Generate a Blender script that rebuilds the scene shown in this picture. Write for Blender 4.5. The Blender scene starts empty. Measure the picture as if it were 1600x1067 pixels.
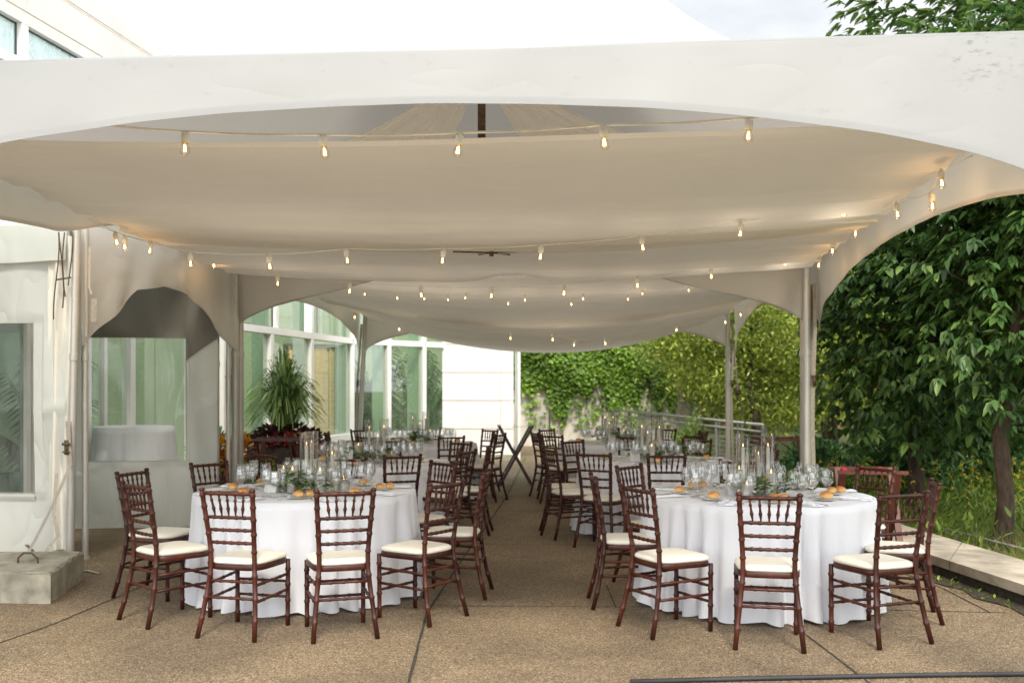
import bpy, math, random
import numpy as np
from mathutils import Vector, Matrix
random.seed(7); rng = np.random.default_rng(11)
PI = math.pi
scene = bpy.context.scene
col = scene.collection
F = 1555.0; H = 1.545; HY = 606.0

def at(px, py, D):            # photo pixel + real depth -> world point
    return Vector(((px-800)/F*D, D, H+(HY-py)/F*D))
def gr(px, py):
    D = H*F/(py-HY)
    return Vector(((px-800)/F*D, D, 0))

# ------------------------------------------------------------------ materials
def new_mat(name):
    m = bpy.data.materials.new(name); m.use_nodes = True
    nt = m.node_tree; b = nt.nodes['Principled BSDF']
    return m, nt, b
def noise(nt, scale, detail=4, rough=0.55, vec=None, dist=0.0):
    n = nt.nodes.new('ShaderNodeTexNoise'); n.inputs['Scale'].default_value = scale
    n.inputs['Detail'].default_value = detail; n.inputs['Roughness'].default_value = rough
    n.inputs['Distortion'].default_value = dist
    if vec: nt.links.new(vec, n.inputs['Vector'])
    return n
def coords(nt, scale=(1,1,1), kind='Object'):
    t = nt.nodes.new('ShaderNodeTexCoord'); mp = nt.nodes.new('ShaderNodeMapping')
    mp.inputs['Scale'].default_value = scale
    nt.links.new(t.outputs[kind], mp.inputs['Vector'])
    return mp.outputs['Vector']
def ramp(nt, fac, stops):
    r = nt.nodes.new('ShaderNodeValToRGB'); nt.links.new(fac, r.inputs['Fac'])
    el = r.color_ramp.elements
    while len(el) < len(stops): el.new(0.5)
    for e, (p, c) in zip(el, stops):
        e.position = p; e.color = (c[0], c[1], c[2], 1)
    return r.outputs['Color']
def bump(nt, b, h, strength=0.3, dist=0.02):
    n = nt.nodes.new('ShaderNodeBump'); n.inputs['Strength'].default_value = strength
    n.inputs['Distance'].default_value = dist
    nt.links.new(h, n.inputs['Height']); nt.links.new(n.outputs['Normal'], b.inputs['Normal'])
    return n
def simple(name, c, rough=0.5, metal=0.0, var=0.12, nscale=12, bmp=0.0, coat=0.0, vscale=(1,1,1)):
    m, nt, b = new_mat(name)
    v = coords(nt, vscale)
    n = noise(nt, nscale, vec=v)
    lo = [x*(1-var) for x in c]; hi = [min(1, x*(1+var)) for x in c]
    nt.links.new(ramp(nt, n.outputs['Fac'], [(0.3, lo), (0.7, hi)]), b.inputs['Base Color'])
    b.inputs['Roughness'].default_value = rough; b.inputs['Metallic'].default_value = metal
    if coat: b.inputs['Coat Weight'].default_value = coat; b.inputs['Coat Roughness'].default_value = 0.15
    if bmp: bump(nt, b, n.outputs['Fac'], bmp, 0.01)
    return m
def mix_translucent(m, color, fac):
    nt = m.node_tree; b = nt.nodes['Principled BSDF']; out = nt.nodes['Material Output']
    t = nt.nodes.new('ShaderNodeBsdfTranslucent')
    if isinstance(color, tuple): t.inputs['Color'].default_value = (*color, 1)
    else: nt.links.new(color, t.inputs['Color'])
    mx = nt.nodes.new('ShaderNodeMixShader'); mx.inputs[0].default_value = fac
    nt.links.new(b.outputs[0], mx.inputs[1]); nt.links.new(t.outputs[0], mx.inputs[2])
    nt.links.new(mx.outputs[0], out.inputs['Surface'])
    return mx
def fabric(name, c, trans=0.3, tc=None, rough=0.75, wr=0.25, wscale=(1,1,1), wn=2.5, stains=False, sheen=0.0):
    m, nt, b = new_mat(name)
    v = coords(nt, wscale)
    n = noise(nt, wn, 2.0, 0.45, v, 0.35); n2 = noise(nt, 0.9, 3, 0.5, coords(nt))
    lo = [x*0.9 for x in c]
    cc = ramp(nt, n2.outputs['Fac'], [(0.3, lo), (0.7, c)])
    if stains:
        s = noise(nt, 9, 8, 0.75, coords(nt, (1,1,2.2)))
        g = ramp(nt, s.outputs['Fac'], [(0.60, (1,1,1)), (0.80, (0.30,0.28,0.24))])
        mx = nt.nodes.new('ShaderNodeMix'); mx.data_type = 'RGBA'; mx.blend_type = 'MULTIPLY'
        mx.inputs[0].default_value = 0.45
        nt.links.new(cc, mx.inputs[6]); nt.links.new(g, mx.inputs[7]); cc = mx.outputs[2]
        # scuffs near one corner
        s2 = noise(nt, 20, 6, 0.7, coords(nt, (1,1,2.5)))
        sg = ramp(nt, s2.outputs['Fac'], [(0.54, (0,0,0)), (0.66, (1,1,1))])
        geo = nt.nodes.new('ShaderNodeNewGeometry')
        d = nt.nodes.new('ShaderNodeVectorMath'); d.operation = 'DISTANCE'
        d.inputs[1].default_value = (2.12, 4.55, 3.05)
        nt.links.new(geo.outputs['Position'], d.inputs[0])
        mr = nt.nodes.new('ShaderNodeMapRange'); mr.inputs[1].default_value = 0.02; mr.inputs[2].default_value = 0.26
        mr.inputs[3].default_value = 1; mr.inputs[4].default_value = 0
        nt.links.new(d.outputs['Value'], mr.inputs[0])
        mul = nt.nodes.new('ShaderNodeMath'); mul.operation = 'MULTIPLY'
        nt.links.new(sg, mul.inputs[0]); nt.links.new(mr.outputs[0], mul.inputs[1])
        m2 = nt.nodes.new('ShaderNodeMix'); m2.data_type = 'RGBA'
        nt.links.new(mul.outputs[0], m2.inputs[0]); nt.links.new(cc, m2.inputs[6]); m2.inputs[7].default_value = (0.10,0.085,0.06,1)
        cc = m2.outputs[2]
    nt.links.new(cc, b.inputs['Base Color'])
    b.inputs['Roughness'].default_value = rough
    if sheen: b.inputs['Sheen Weight'].default_value = sheen
    sb = nt.nodes.new('ShaderNodeMath'); sb.operation = 'SUBTRACT'; sb.inputs[1].default_value = 0.5; nt.links.new(n.outputs['Fac'], sb.inputs[0])
    ab = nt.nodes.new('ShaderNodeMath'); ab.operation = 'ABSOLUTE'; nt.links.new(sb.outputs[0], ab.inputs[0])
    pw = nt.nodes.new('ShaderNodeMath'); pw.operation = 'POWER'; pw.inputs[1].default_value = 0.6; nt.links.new(ab.outputs[0], pw.inputs[0])
    n3 = noise(nt, wn*0.5, 2, 0.4, v, 0.3)
    sm = nt.nodes.new('ShaderNodeMath'); sm.operation = 'MULTIPLY_ADD'; sm.inputs[1].default_value = 0.30
    nt.links.new(pw.outputs[0], sm.inputs[0]); nt.links.new(n3.outputs['Fac'], sm.inputs[2])
    bump(nt, b, sm.outputs[0], wr, 0.10)
    if trans: mix_translucent(m, tc or tuple(c), trans)
    return m
def leaf_mat(name, dark, light, trans=0.35, rough=0.45, hue2=None):
    m, nt, b = new_mat(name)
    g = nt.nodes.new('ShaderNodeNewGeometry')
    stops = [(0.0, dark), (0.75, light)]
    if hue2: stops.append((0.97, hue2))
    c = ramp(nt, g.outputs['Random Per Island'], stops)
    n = noise(nt, 0.9, 2, 0.5, coords(nt))
    r2 = ramp(nt, n.outputs['Fac'], [(0.3, (0.55,0.6,0.55)), (0.7, (1.15,1.15,1.0))])
    mx = nt.nodes.new('ShaderNodeMix'); mx.data_type = 'RGBA'; mx.blend_type = 'MULTIPLY'; mx.inputs[0].default_value = 1
    nt.links.new(c, mx.inputs[6]); nt.links.new(r2, mx.inputs[7])
    nt.links.new(mx.outputs[2], b.inputs['Base Color'])
    b.inputs['Roughness'].default_value = rough
    b.inputs['Specular IOR Level'].default_value = 0.4
    mix_translucent(m, mx.outputs[2], trans)
    return m
def thin_glass(name, tint=(1,1,1), edge=(0.55,0.6,0.6), refl=1.0, rough=0.0, haze=0.0, hazecol=(0.8,0.8,0.8), base_refl=0.0):
    m = bpy.data.materials.new(name); m.use_nodes = True; nt = m.node_tree
    nt.nodes.remove(nt.nodes['Principled BSDF']); out = nt.nodes['Material Output']
    lw = nt.nodes.new('ShaderNodeLayerWeight'); lw.inputs['Blend'].default_value = 0.35
    c = ramp(nt, lw.outputs['Facing'], [(0.60, tint), (1.0, edge)])
    tr = nt.nodes.new('ShaderNodeBsdfTransparent'); nt.links.new(c, tr.inputs['Color'])
    gl = nt.nodes.new('ShaderNodeBsdfGlossy'); gl.inputs['Roughness'].default_value = rough
    lw2 = nt.nodes.new('ShaderNodeLayerWeight'); lw2.inputs['Blend'].default_value = 0.5
    pw = nt.nodes.new('ShaderNodeMath'); pw.operation = 'POWER'; pw.inputs[1].default_value = 4.0
    nt.links.new(lw2.outputs['Facing'], pw.inputs[0])
    ma = nt.nodes.new('ShaderNodeMath'); ma.operation = 'MULTIPLY_ADD'; ma.use_clamp = True
    nt.links.new(pw.outputs[0], ma.inputs[0]); ma.inputs[1].default_value = refl; ma.inputs[2].default_value = base_refl
    mx = nt.nodes.new('ShaderNodeMixShader')
    nt.links.new(ma.outputs[0], mx.inputs[0]); nt.links.new(tr.outputs[0], mx.inputs[1]); nt.links.new(gl.outputs[0], mx.inputs[2])
    last = mx.outputs[0]
    if haze:
        df = nt.nodes.new('ShaderNodeBsdfDiffuse'); df.inputs['Color'].default_value = (*hazecol, 1)
        tcv = coords(nt, (1,1,0.25)); n = noise(nt, 6, 8, 0.75, tcv, 1.5)
        hz = nt.nodes.new('ShaderNodeMapRange'); nt.links.new(n.outputs['Fac'], hz.inputs[0])
        hz.inputs[1].default_value = 0.4; hz.inputs[2].default_value = 0.75; hz.inputs[3].default_value = haze*0.4; hz.inputs[4].default_value = haze*2.2
        m2 = nt.nodes.new('ShaderNodeMixShader'); nt.links.new(hz.outputs[0], m2.inputs[0])
        nt.links.new(last, m2.inputs[1]); nt.links.new(df.outputs[0], m2.inputs[2]); last = m2.outputs[0]
    nt.links.new(last, out.inputs['Surface'])
    return m
def emit(name, c, s):
    m = bpy.data.materials.new(name); m.use_nodes = True; nt = m.node_tree
    nt.nodes.remove(nt.nodes['Principled BSDF'])
    e = nt.nodes.new('ShaderNodeEmission'); e.inputs['Color'].default_value = (*c, 1); e.inputs['Strength'].default_value = s
    nt.links.new(e.outputs[0], nt.nodes['Material Output'].inputs['Surface'])
    return m

M = {}
# patio of exposed aggregate
def make_patio():
    m, nt, b = new_mat('aggregate')
    v = coords(nt)
    vo = nt.nodes.new('ShaderNodeTexVoronoi'); vo.inputs['Scale'].default_value = 150; vo.inputs['Randomness'].default_value = 1.0
    nt.links.new(v, vo.inputs['Vector'])
    sep = nt.nodes.new('ShaderNodeSeparateColor'); nt.links.new(vo.outputs['Color'], sep.inputs[0])
    stone = ramp(nt, sep.outputs[0], [(0.0, (0.066,0.045,0.027)), (0.35, (0.148,0.105,0.061)), (0.7, (0.220,0.159,0.094)), (1.0, (0.40,0.32,0.21))])
    big = noise(nt, 0.7, 6, 0.65, v, 0.6)
    tone = ramp(nt, big.outputs['Fac'], [(0.34, (0.62,0.60,0.58)), (0.66, (1.16,1.13,1.08))])
    mx = nt.nodes.new('ShaderNodeMix'); mx.data_type = 'RGBA'; mx.blend_type = 'MULTIPLY'; mx.inputs[0].default_value = 1
    nt.links.new(stone, mx.inputs[6]); nt.links.new(tone, mx.inputs[7])
    sp = noise(nt, 5, 8, 0.8, v, 1.0)
    st = ramp(nt, sp.outputs['Fac'], [(0.30, (0.72,0.70,0.68)), (0.45, (1,1,1))])
    m3 = nt.nodes.new('ShaderNodeMix'); m3.data_type = 'RGBA'; m3.blend_type = 'MULTIPLY'; m3.inputs[0].default_value = 1
    nt.links.new(mx.outputs[2], m3.inputs[6]); nt.links.new(st, m3.inputs[7])
    nt.links.new(m3.outputs[2], b.inputs['Base Color']); b.inputs['Roughness'].default_value = 0.8
    bump(nt, b, vo.outputs['Distance'], 0.5, 0.006)
    return m
M['patio'] = make_patio()
M['joint'] = simple('joint_dirt', (0.03,0.027,0.018), 0.95, var=0.5, nscale=30)
M['moss'] = simple('joint_moss', (0.07,0.10,0.025), 0.95, var=0.6, nscale=15)
M['concrete'] = simple('weathered_concrete', (0.30,0.275,0.21), 0.9, var=0.35, nscale=7, bmp=0.5)
M['curb'] = simple('curb_concrete', (0.36,0.31,0.24), 0.9, var=0.4, nscale=3.5, bmp=0.5)
M['soil_and_gap_shade'] = simple('dark_soil_and_shade', (0.045,0.035,0.022), 1.0, var=0.5, nscale=20, bmp=0.6)
M['meadow'] = simple('meadow_ground', (0.10,0.12,0.035), 1.0, var=0.5, nscale=4)
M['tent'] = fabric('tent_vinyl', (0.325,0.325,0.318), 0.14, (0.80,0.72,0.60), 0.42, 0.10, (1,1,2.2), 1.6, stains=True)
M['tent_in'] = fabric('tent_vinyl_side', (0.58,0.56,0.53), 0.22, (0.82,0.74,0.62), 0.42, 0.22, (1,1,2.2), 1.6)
M['tentroof'] = fabric('tent_roof_vinyl', (0.60,0.60,0.59), 0.18, (0.86,0.79,0.70), 0.5, 0.15)
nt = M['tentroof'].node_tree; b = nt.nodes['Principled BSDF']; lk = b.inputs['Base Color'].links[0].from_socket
gg = nt.nodes.new('ShaderNodeNewGeometry'); mxx = nt.nodes.new('ShaderNodeMix'); mxx.data_type = 'RGBA'   # underside coloured darker, painting in the shade beneath the canopy
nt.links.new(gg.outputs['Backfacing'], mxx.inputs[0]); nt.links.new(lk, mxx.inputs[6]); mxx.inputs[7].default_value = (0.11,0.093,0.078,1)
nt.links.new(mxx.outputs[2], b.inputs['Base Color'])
M['sidewall'] = fabric('sidewall_vinyl', (0.60,0.61,0.57), 0.30, (0.75,0.76,0.66), 0.32, 0.9, (1.2,1,0.7), 2.0)
M['graywall'] = fabric('shade_vinyl', (0.66,0.63,0.55), 0.03, (0.60,0.56,0.47), 0.5, 0.8, (1,1,0.6), 2.2)
M['shade'] = fabric('painted_shade_vinyl', (0.13,0.12,0.10), 0.0, None, 0.5, 0.8, (1,1,0.6), 2.2)  # dark colour stands in for shade under the walkway roof
M['liner'] = fabric('liner_fabric', (0.92,0.88,0.815), 0.38, (0.96,0.93,0.87), 0.9, 0.75, (0.35,2.4,2.4), 1.6)
M['sheer'] = fabric('sheer_fabric', (0.95,0.90,0.82), 0.5, (0.97,0.92,0.84), 0.9, 0.5, (2.5,1,0.5), 3.0)
M['cloth'] = fabric('white_tablecloth', (0.80,0.80,0.83), 0.12, (0.8,0.8,0.85), 0.85, 0.14, (1,1,0.5), 3.0, sheen=0.15)
M['napkin'] = fabric('white_napkin', (0.78,0.79,0.83), 0.0, None, 0.85, 0.3, (1,1,1), 30)
M['metal'] = simple('satin_aluminium', (0.50,0.475,0.43), 0.42, 0.35, 0.08, 3)
M['galv'] = simple('galvanised_rail', (0.33,0.33,0.30), 0.5, 0.6, 0.2, 9)
M['steel'] = simple('polished_steel', (0.72,0.71,0.70), 0.16, 1.0, 0.05, 5)
M['rust'] = simple('rusty_iron', (0.12,0.08,0.05), 0.7, 0.5, 0.4, 40)
M['strap'] = simple('webbing_strap', (0.34,0.30,0.24), 0.9, var=0.2, nscale=60)
M['cable'] = simple('black_rubber', (0.018,0.018,0.018), 0.6, var=0.3)
M['cord'] = simple('white_cord', (0.72,0.68,0.60), 0.6)
M['socket'] = simple('white_socket', (0.72,0.69,0.62), 0.5)
m, nt, b = new_mat('mahogany')
n = noise(nt, 16, 6, 0.6, coords(nt, (1,1,0.12)), 1.2)
nt.links.new(ramp(nt, n.outputs['Fac'], [(0.25, (0.018,0.0045,0.0026)), (0.6, (0.060,0.0135,0.0060)), (0.85, (0.118,0.031,0.013))]), b.inputs['Base Color'])
b.inputs['Roughness'].default_value = 0.40; b.inputs['Specular IOR Level'].default_value = 0.35; b.inputs['Coat Weight'].default_value = 0.0; b.inputs['Coat Roughness'].default_value = 0.12
oi = nt.nodes.new('ShaderNodeObjectInfo'); mrr = nt.nodes.new('ShaderNodeMapRange'); nt.links.new(oi.outputs['Random'], mrr.inputs[0]); mrr.inputs[3].default_value = 0.72; mrr.inputs[4].default_value = 1.3
hs = nt.nodes.new('ShaderNodeHueSaturation'); nt.links.new(mrr.outputs[0], hs.inputs['Value']); lk = b.inputs['Base Color'].links[0].from_socket; nt.links.new(lk, hs.inputs['Color']); nt.links.new(hs.outputs[0], b.inputs['Base Color'])
n5 = noise(nt, 90, 4, 0.7, coords(nt)); r5 = nt.nodes.new('ShaderNodeMapRange'); nt.links.new(n5.outputs['Fac'], r5.inputs[0]); r5.inputs[3].default_value = 0.28; r5.inputs[4].default_value = 0.55; nt.links.new(r5.outputs[0], b.inputs['Roughness'])
M['wood'] = m
M['redwood'] = simple('reddish_wood', (0.105,0.026,0.013), 0.55, var=0.3, nscale=20)
M['darkwood'] = simple('dark_walnut', (0.045,0.018,0.012), 0.4, var=0.3, nscale=20, coat=0.2)
M['redstrap'] = simple('crimson_strap', (0.35,0.015,0.04), 0.8)
M['blackstrap'] = simple('black_strap', (0.02,0.018,0.018), 0.8)
M['cushion'] = fabric('ivory_cushion', (0.76,0.71,0.59), 0.0, None, 0.8, 0.22, (1,1,1), 6, sheen=0.1)
nt = M['cushion'].node_tree; b = nt.nodes['Principled BSDF']; oi = nt.nodes.new('ShaderNodeObjectInfo'); mrr = nt.nodes.new('ShaderNodeMapRange'); nt.links.new(oi.outputs['Random'], mrr.inputs[0]); mrr.inputs[3].default_value = 0.86; mrr.inputs[4].default_value = 1.04
hs = nt.nodes.new('ShaderNodeHueSaturation'); nt.links.new(mrr.outputs[0], hs.inputs['Value']); lk = b.inputs['Base Color'].links[0].from_socket; nt.links.new(lk, hs.inputs['Color']); nt.links.new(hs.outputs[0], b.inputs['Base Color'])
M['glass'] = thin_glass('drinking_glass', (0.985,0.988,0.988), (0.30,0.33,0.33), 1.0, 0.0, base_refl=0.08)
M['vaseglass'] = thin_glass('vase_glass', (0.975,0.98,0.975), (0.38,0.43,0.41), 1.0, 0.0, base_refl=0.075)
M['vinylwin'] = thin_glass('clear_vinyl', (0.96,0.97,0.95), (0.85,0.88,0.84), 0.6, 0.05, haze=0.05, base_refl=0.04)
M['pane'] = thin_glass('green_pane', (0.82,0.90,0.79), (0.6,0.72,0.58), 0.9, 0.0, base_refl=0.13, haze=0.13, hazecol=(0.36,0.50,0.32))
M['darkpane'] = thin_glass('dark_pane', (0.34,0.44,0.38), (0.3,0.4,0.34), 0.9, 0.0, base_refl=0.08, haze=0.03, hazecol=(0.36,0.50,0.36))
M['skypane'] = thin_glass('high_pane', (0.6,0.75,0.70), (0.5,0.65,0.62), 0.6, 0.02, base_refl=0.25, haze=0.85, hazecol=(0.56,0.68,0.67))
M['candle'] = fabric('ivory_wax', (0.88,0.85,0.77), 0.3, (0.9,0.75,0.5), 0.5, 0.0)
M['flame'] = emit('candle_flame', (1.0,0.60,0.25), 5)
M['filament'] = emit('lamp_filament', (1.0,0.62,0.27), 16)
M['bulbglass'] = thin_glass('bulb_glass', (1.0,0.95,0.86), (0.80,0.66,0.45), 1.0, 0.0, base_refl=0.02)
M['brass'] = simple('brass', (0.75,0.52,0.18), 0.3, 1.0)
m, nt, b = new_mat('bread_crust')
n = noise(nt, 22, 5, 0.6, coords(nt))
g = nt.nodes.new('ShaderNodeNewGeometry'); sx = nt.nodes.new('ShaderNodeSeparateXYZ'); nt.links.new(g.outputs['Normal'], sx.inputs[0])
ad = nt.nodes.new('ShaderNodeMath'); ad.operation = 'MULTIPLY_ADD'; nt.links.new(sx.outputs[2], ad.inputs[0]); ad.inputs[1].default_value = 0.55; nt.links.new(n.outputs['Fac'], ad.inputs[2])
nt.links.new(ramp(nt, ad.outputs[0], [(0.3, (0.72,0.48,0.20)), (0.65, (0.62,0.30,0.08)), (1.0, (0.42,0.16,0.04))]), b.inputs['Base Color'])
b.inputs['Roughness'].default_value = 0.4
M['bread'] = m
M['plate'] = simple('white_china', (0.78,0.78,0.77), 0.15, var=0.02, coat=0.4)
M['card'] = simple('card_stock', (0.78,0.77,0.74), 0.7, var=0.03)
M['whitepanel'] = simple('white_metal_panel', (0.84,0.83,0.79), 0.5, var=0.05, nscale=1.2)
M['whiteframe'] = simple('white_window_frame', (0.80,0.79,0.75), 0.4, var=0.04)
M['parapet'] = simple('grey_white_panel', (0.56,0.55,0.52), 0.5, var=0.04, nscale=1.2)
M['seam'] = simple('panel_seam', (0.60,0.52,0.42), 0.8)
M['seal'] = simple('window_seal', (0.04,0.045,0.045), 0.6)
M['inwall'] = simple('interior_wall', (0.30,0.36,0.25), 0.8, var=0.1, nscale=1)
M['infloor'] = simple('interior_floor', (0.22,0.24,0.2), 0.4, var=0.1)
M['fin'] = simple('glass_fin', (0.38,0.50,0.41), 0.3, var=0.06)
m, nt, b = new_mat('golden_door')
n = noise(nt, 6, 6, 0.6, coords(nt, (1,1,5)))
nt.links.new(ramp(nt, n.outputs['Fac'], [(0.3, (0.42,0.25,0.03)), (0.7, (0.65,0.42,0.07))]), b.inputs['Base Color'])
M['golddoor'] = m
M['doorframe'] = simple('dark_door_frame', (0.10,0.10,0.07), 0.5)
M['bluetape'] = simple('blue_tape', (0.05,0.14,0.5), 0.6)
M['ink'] = simple('print_ink', (0.12,0.11,0.10), 0.7)
M['planter'] = simple('brown_planter', (0.075,0.052,0.042), 0.6, var=0.2)
M['bark'] = simple('tree_bark', (0.075,0.05,0.033), 0.95, var=0.55, nscale=22, bmp=1.0, vscale=(1,1,0.3))
M['vine_stem'] = simple('vine_stem', (0.13,0.09,0.06), 0.9)
M['leafA'] = leaf_mat('broad_leaf', (0.034,0.078,0.022), (0.116,0.222,0.057), 0.30, 0.38, (0.252,0.367,0.102))
M['leafTop'] = leaf_mat('broad_leaf_sunny', (0.057,0.103,0.023), (0.138,0.218,0.057), 0.4, 0.4, (0.230,0.299,0.092))
M['leafB'] = leaf_mat('locust_leaf', (0.126,0.180,0.029), (0.394,0.471,0.082), 0.45, 0.5, (0.644,0.651,0.146))
M['leafC'] = leaf_mat('olive_leaf', (0.099,0.128,0.030), (0.281,0.315,0.075), 0.4, 0.5, (0.495,0.300,0.120))
M['leafV'] = leaf_mat('vine_leaf', (0.079,0.150,0.017), (0.224,0.390,0.046), 0.35, 0.45, (0.370,0.517,0.081))
M['leafD'] = leaf_mat('deep_bush_leaf', (0.039,0.098,0.035), (0.118,0.255,0.078), 0.3, 0.5, (0.196,0.353,0.118))
M['leafY'] = leaf_mat('pale_shrub_leaf', (0.16,0.24,0.05), (0.34,0.46,0.12), 0.4, 0.5)
M['leafP'] = leaf_mat('indoor_palm_leaf', (0.030,0.075,0.030), (0.075,0.180,0.060), 0.2, 0.4)
M['blade'] = leaf_mat('fountain_blade', (0.101,0.186,0.051), (0.371,0.540,0.203), 0.3, 0.4, (0.709,0.877,0.423))
M['straw'] = leaf_mat('straw_blade', (0.20,0.17,0.07), (0.42,0.36,0.17), 0.3, 0.7)
M['weed'] = leaf_mat('meadow_weed', (0.092,0.161,0.023), (0.287,0.414,0.069), 0.4, 0.5, (0.483,0.552,0.115))
M['yellow'] = leaf_mat('yellow_petal', (0.60,0.42,0.02), (0.8,0.62,0.05), 0.3, 0.5)
M['orange'] = leaf_mat('croton_leaf', (0.50,0.10,0.01), (0.80,0.36,0.02), 0.3, 0.35, (0.85,0.60,0.08))
M['pink'] = leaf_mat('coral_petal', (0.45,0.03,0.05), (0.75,0.16,0.14), 0.3, 0.5)
M['coleus'] = leaf_mat('burgundy_leaf', (0.03,0.01,0.012), (0.10,0.03,0.03), 0.2, 0.5)
M['lime'] = leaf_mat('lime_leaf', (0.15,0.28,0.02), (0.40,0.52,0.06), 0.3, 0.5)
M['green'] = leaf_mat('garland_leaf', (0.05,0.12,0.03), (0.16,0.28,0.07), 0.3, 0.4, (0.26,0.36,0.12))
M['petal'] = simple('white_petal', (0.75,0.73,0.66), 0.7)

# ------------------------------------------------------------------ mesh helpers
class MB:
    def __init__(s): s.v = []; s.f = []; s.m = []; s.k = 0
    def add(s, vs, fs, mi=None):
        o = len(s.v); s.v += [tuple(p) for p in vs]; s.f += [tuple(i+o for i in f) for f in fs]
        s.m += [s.k if mi is None else mi]*len(fs)
    def box(s, c, d, rz=0, mi=None, M4=None):
        x, y, z = d[0]/2, d[1]/2, d[2]/2
        vs = [Vector((a*x, b_*y, e*z)) for e in (-1,1) for b_ in (-1,1) for a in (-1,1)]
        R = M4 or Matrix.Rotation(rz, 3, 'Z')
        vs = [R @ p + Vector(c) for p in vs]
        s.add(vs, [(0,2,3,1),(4,5,7,6),(0,1,5,4),(2,6,7,3),(1,3,7,5),(0,4,6,2)], mi)
    def tube(s, path, radii, seg=8, cap=True, mi=None, flat=1.0):
        P = [Vector(p) for p in path]; n = len(P)
        if not hasattr(radii, '__len__'): radii = [radii]*n
        vs = []; up = None
        for i in range(n):
            d = (P[min(i+1, n-1)] - P[max(i-1, 0)])
            if d.length < 1e-9: d = Vector((0,0,1))
            d.normalize()
            if up is None:
                up = Vector((0,0,1)) if abs(d.z) < 0.9 else Vector((1,0,0))
            a = d.cross(up)
            if a.length < 1e-4: a = d.cross(Vector((0,1,0.3)))
            a.normalize(); b_ = a.cross(d).normalized(); up = b_
            for k in range(seg):
                t = 2*PI*k/seg
                vs.append(P[i] + (a*math.cos(t) + b_*math.sin(t)*flat)*radii[i])
        fs = [(i*seg+k, i*seg+(k+1)%seg, (i+1)*seg+(k+1)%seg, (i+1)*seg+k) for i in range(n-1) for k in range(seg)]
        if cap: fs += [tuple(range(seg-1, -1, -1)), tuple((n-1)*seg+k for k in range(seg))]
        s.add(vs, fs, mi)
    def lathe(s, prof, c=(0,0,0), seg=16, mi=None, cap0=False, cap1=False):
        c = Vector(c)
        vs = [c + Vector((r*math.cos(2*PI*k/seg), r*math.sin(2*PI*k/seg), z)) for r, z in prof for k in range(seg)]
        n = len(prof)
        fs = [(i*seg+k, i*seg+(k+1)%seg, (i+1)*seg+(k+1)%seg, (i+1)*seg+k) for i in range(n-1) for k in range(seg)]
        if cap0: fs.append(tuple(range(seg-1, -1, -1)))
        if cap1: fs.append(tuple((n-1)*seg+k for k in range(seg)))
        s.add(vs, fs, mi)
    def ribbon(s, path, width, side=None, mi=None):
        P = [Vector(p) for p in path]; vs = []
        for i, p in enumerate(P):
            sd = Vector(side) if side else Vector((1,0,0))
            vs += [p - sd*width/2, p + sd*width/2]
        s.add(vs, [(2*i, 2*i+1, 2*i+3, 2*i+2) for i in range(len(P)-1)], mi)
    def grid(s, fn, nu, nv, mi=None):
        vs = [fn(i/nu, j/nv) for j in range(nv+1) for i in range(nu+1)]
        s.add(vs, [(j*(nu+1)+i, j*(nu+1)+i+1, (j+1)*(nu+1)+i+1, (j+1)*(nu+1)+i) for j in range(nv) for i in range(nu)], mi)
    def ell(s, c, r, seg=12, rings=7, mi=None, warp=0.0, R=None):
        c = Vector(c); vs = []
        R = R or Matrix.Identity(3)
        for j in range(rings+1):
            ph = PI*j/rings
            for k in range(seg):
                t = 2*PI*k/seg
                w = 1 + warp*math.sin(3*t+j)*math.sin(ph)
                vs.append(c + R @ Vector((r[0]*math.sin(ph)*math.cos(t)*w, r[1]*math.sin(ph)*math.sin(t)*w, r[2]*math.cos(ph))))
        s.add(vs, [(j*seg+k, (j+1)*seg+k, (j+1)*seg+(k+1)%seg, j*seg+(k+1)%seg) for j in range(rings) for k in range(seg)], mi)
    def mesh(s, name, mats, smooth=True):
        me = bpy.data.meshes.new(name); me.from_pydata(s.v, [], s.f)
        if not isinstance(mats, (list, tuple)): mats = [mats]
        for x in mats: me.materials.append(x)
        me.polygons.foreach_set('material_index', s.m)
        if smooth: me.polygons.foreach_set('use_smooth', [True]*len(me.polygons))
        me.update()
        return me
    def build(s, name, mats, parent=None, smooth=True, loc=None, auto=None):
        me = s.mesh(name, mats, smooth)
        if auto: me.set_sharp_from_angle(angle=math.radians(auto))
        o = bpy.data.objects.new(name, me); col.objects.link(o)
        if parent: o.parent = parent
        if loc is not None: o.location = loc
        return o
def np_obj(name, V, Q, mat, parent=None, smooth=False):
    me = bpy.data.meshes.new(name)
    V = np.asarray(V, dtype=np.float32); Q = np.asarray(Q, dtype=np.int32)
    me.vertices.add(len(V)); me.vertices.foreach_set('co', V.ravel())
    k = Q.shape[1]
    me.loops.add(Q.size); me.loops.foreach_set('vertex_index', Q.ravel())
    me.polygons.add(len(Q)); me.polygons.foreach_set('loop_start', np.arange(len(Q), dtype=np.int32)*k)
    me.materials.append(mat); me.update(calc_edges=True); me.validate()
    o = bpy.data.objects.new(name, me); col.objects.link(o)
    if parent: o.parent = parent
    return o
def empty(name, loc=(0,0,0), rz=0):
    o = bpy.data.objects.new(name, None); o.location = loc; o.rotation_euler = (0,0,rz)
    o.empty_display_size = 0.1; col.objects.link(o); return o
def tag(o, label, cat, group=None, kind=None):
    o['label'] = label; o['category'] = cat
    if group: o['group'] = group
    if kind: o['kind'] = kind
    return o
def struct(o): o['kind'] = 'structure'; return o
def copy_tree(o, parent=None):
    c = o.copy(); col.objects.link(c); c.parent = parent
    for ch in list(kids.get(o, [])): copy_tree(ch, c)
    return c
kids = {}
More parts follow.
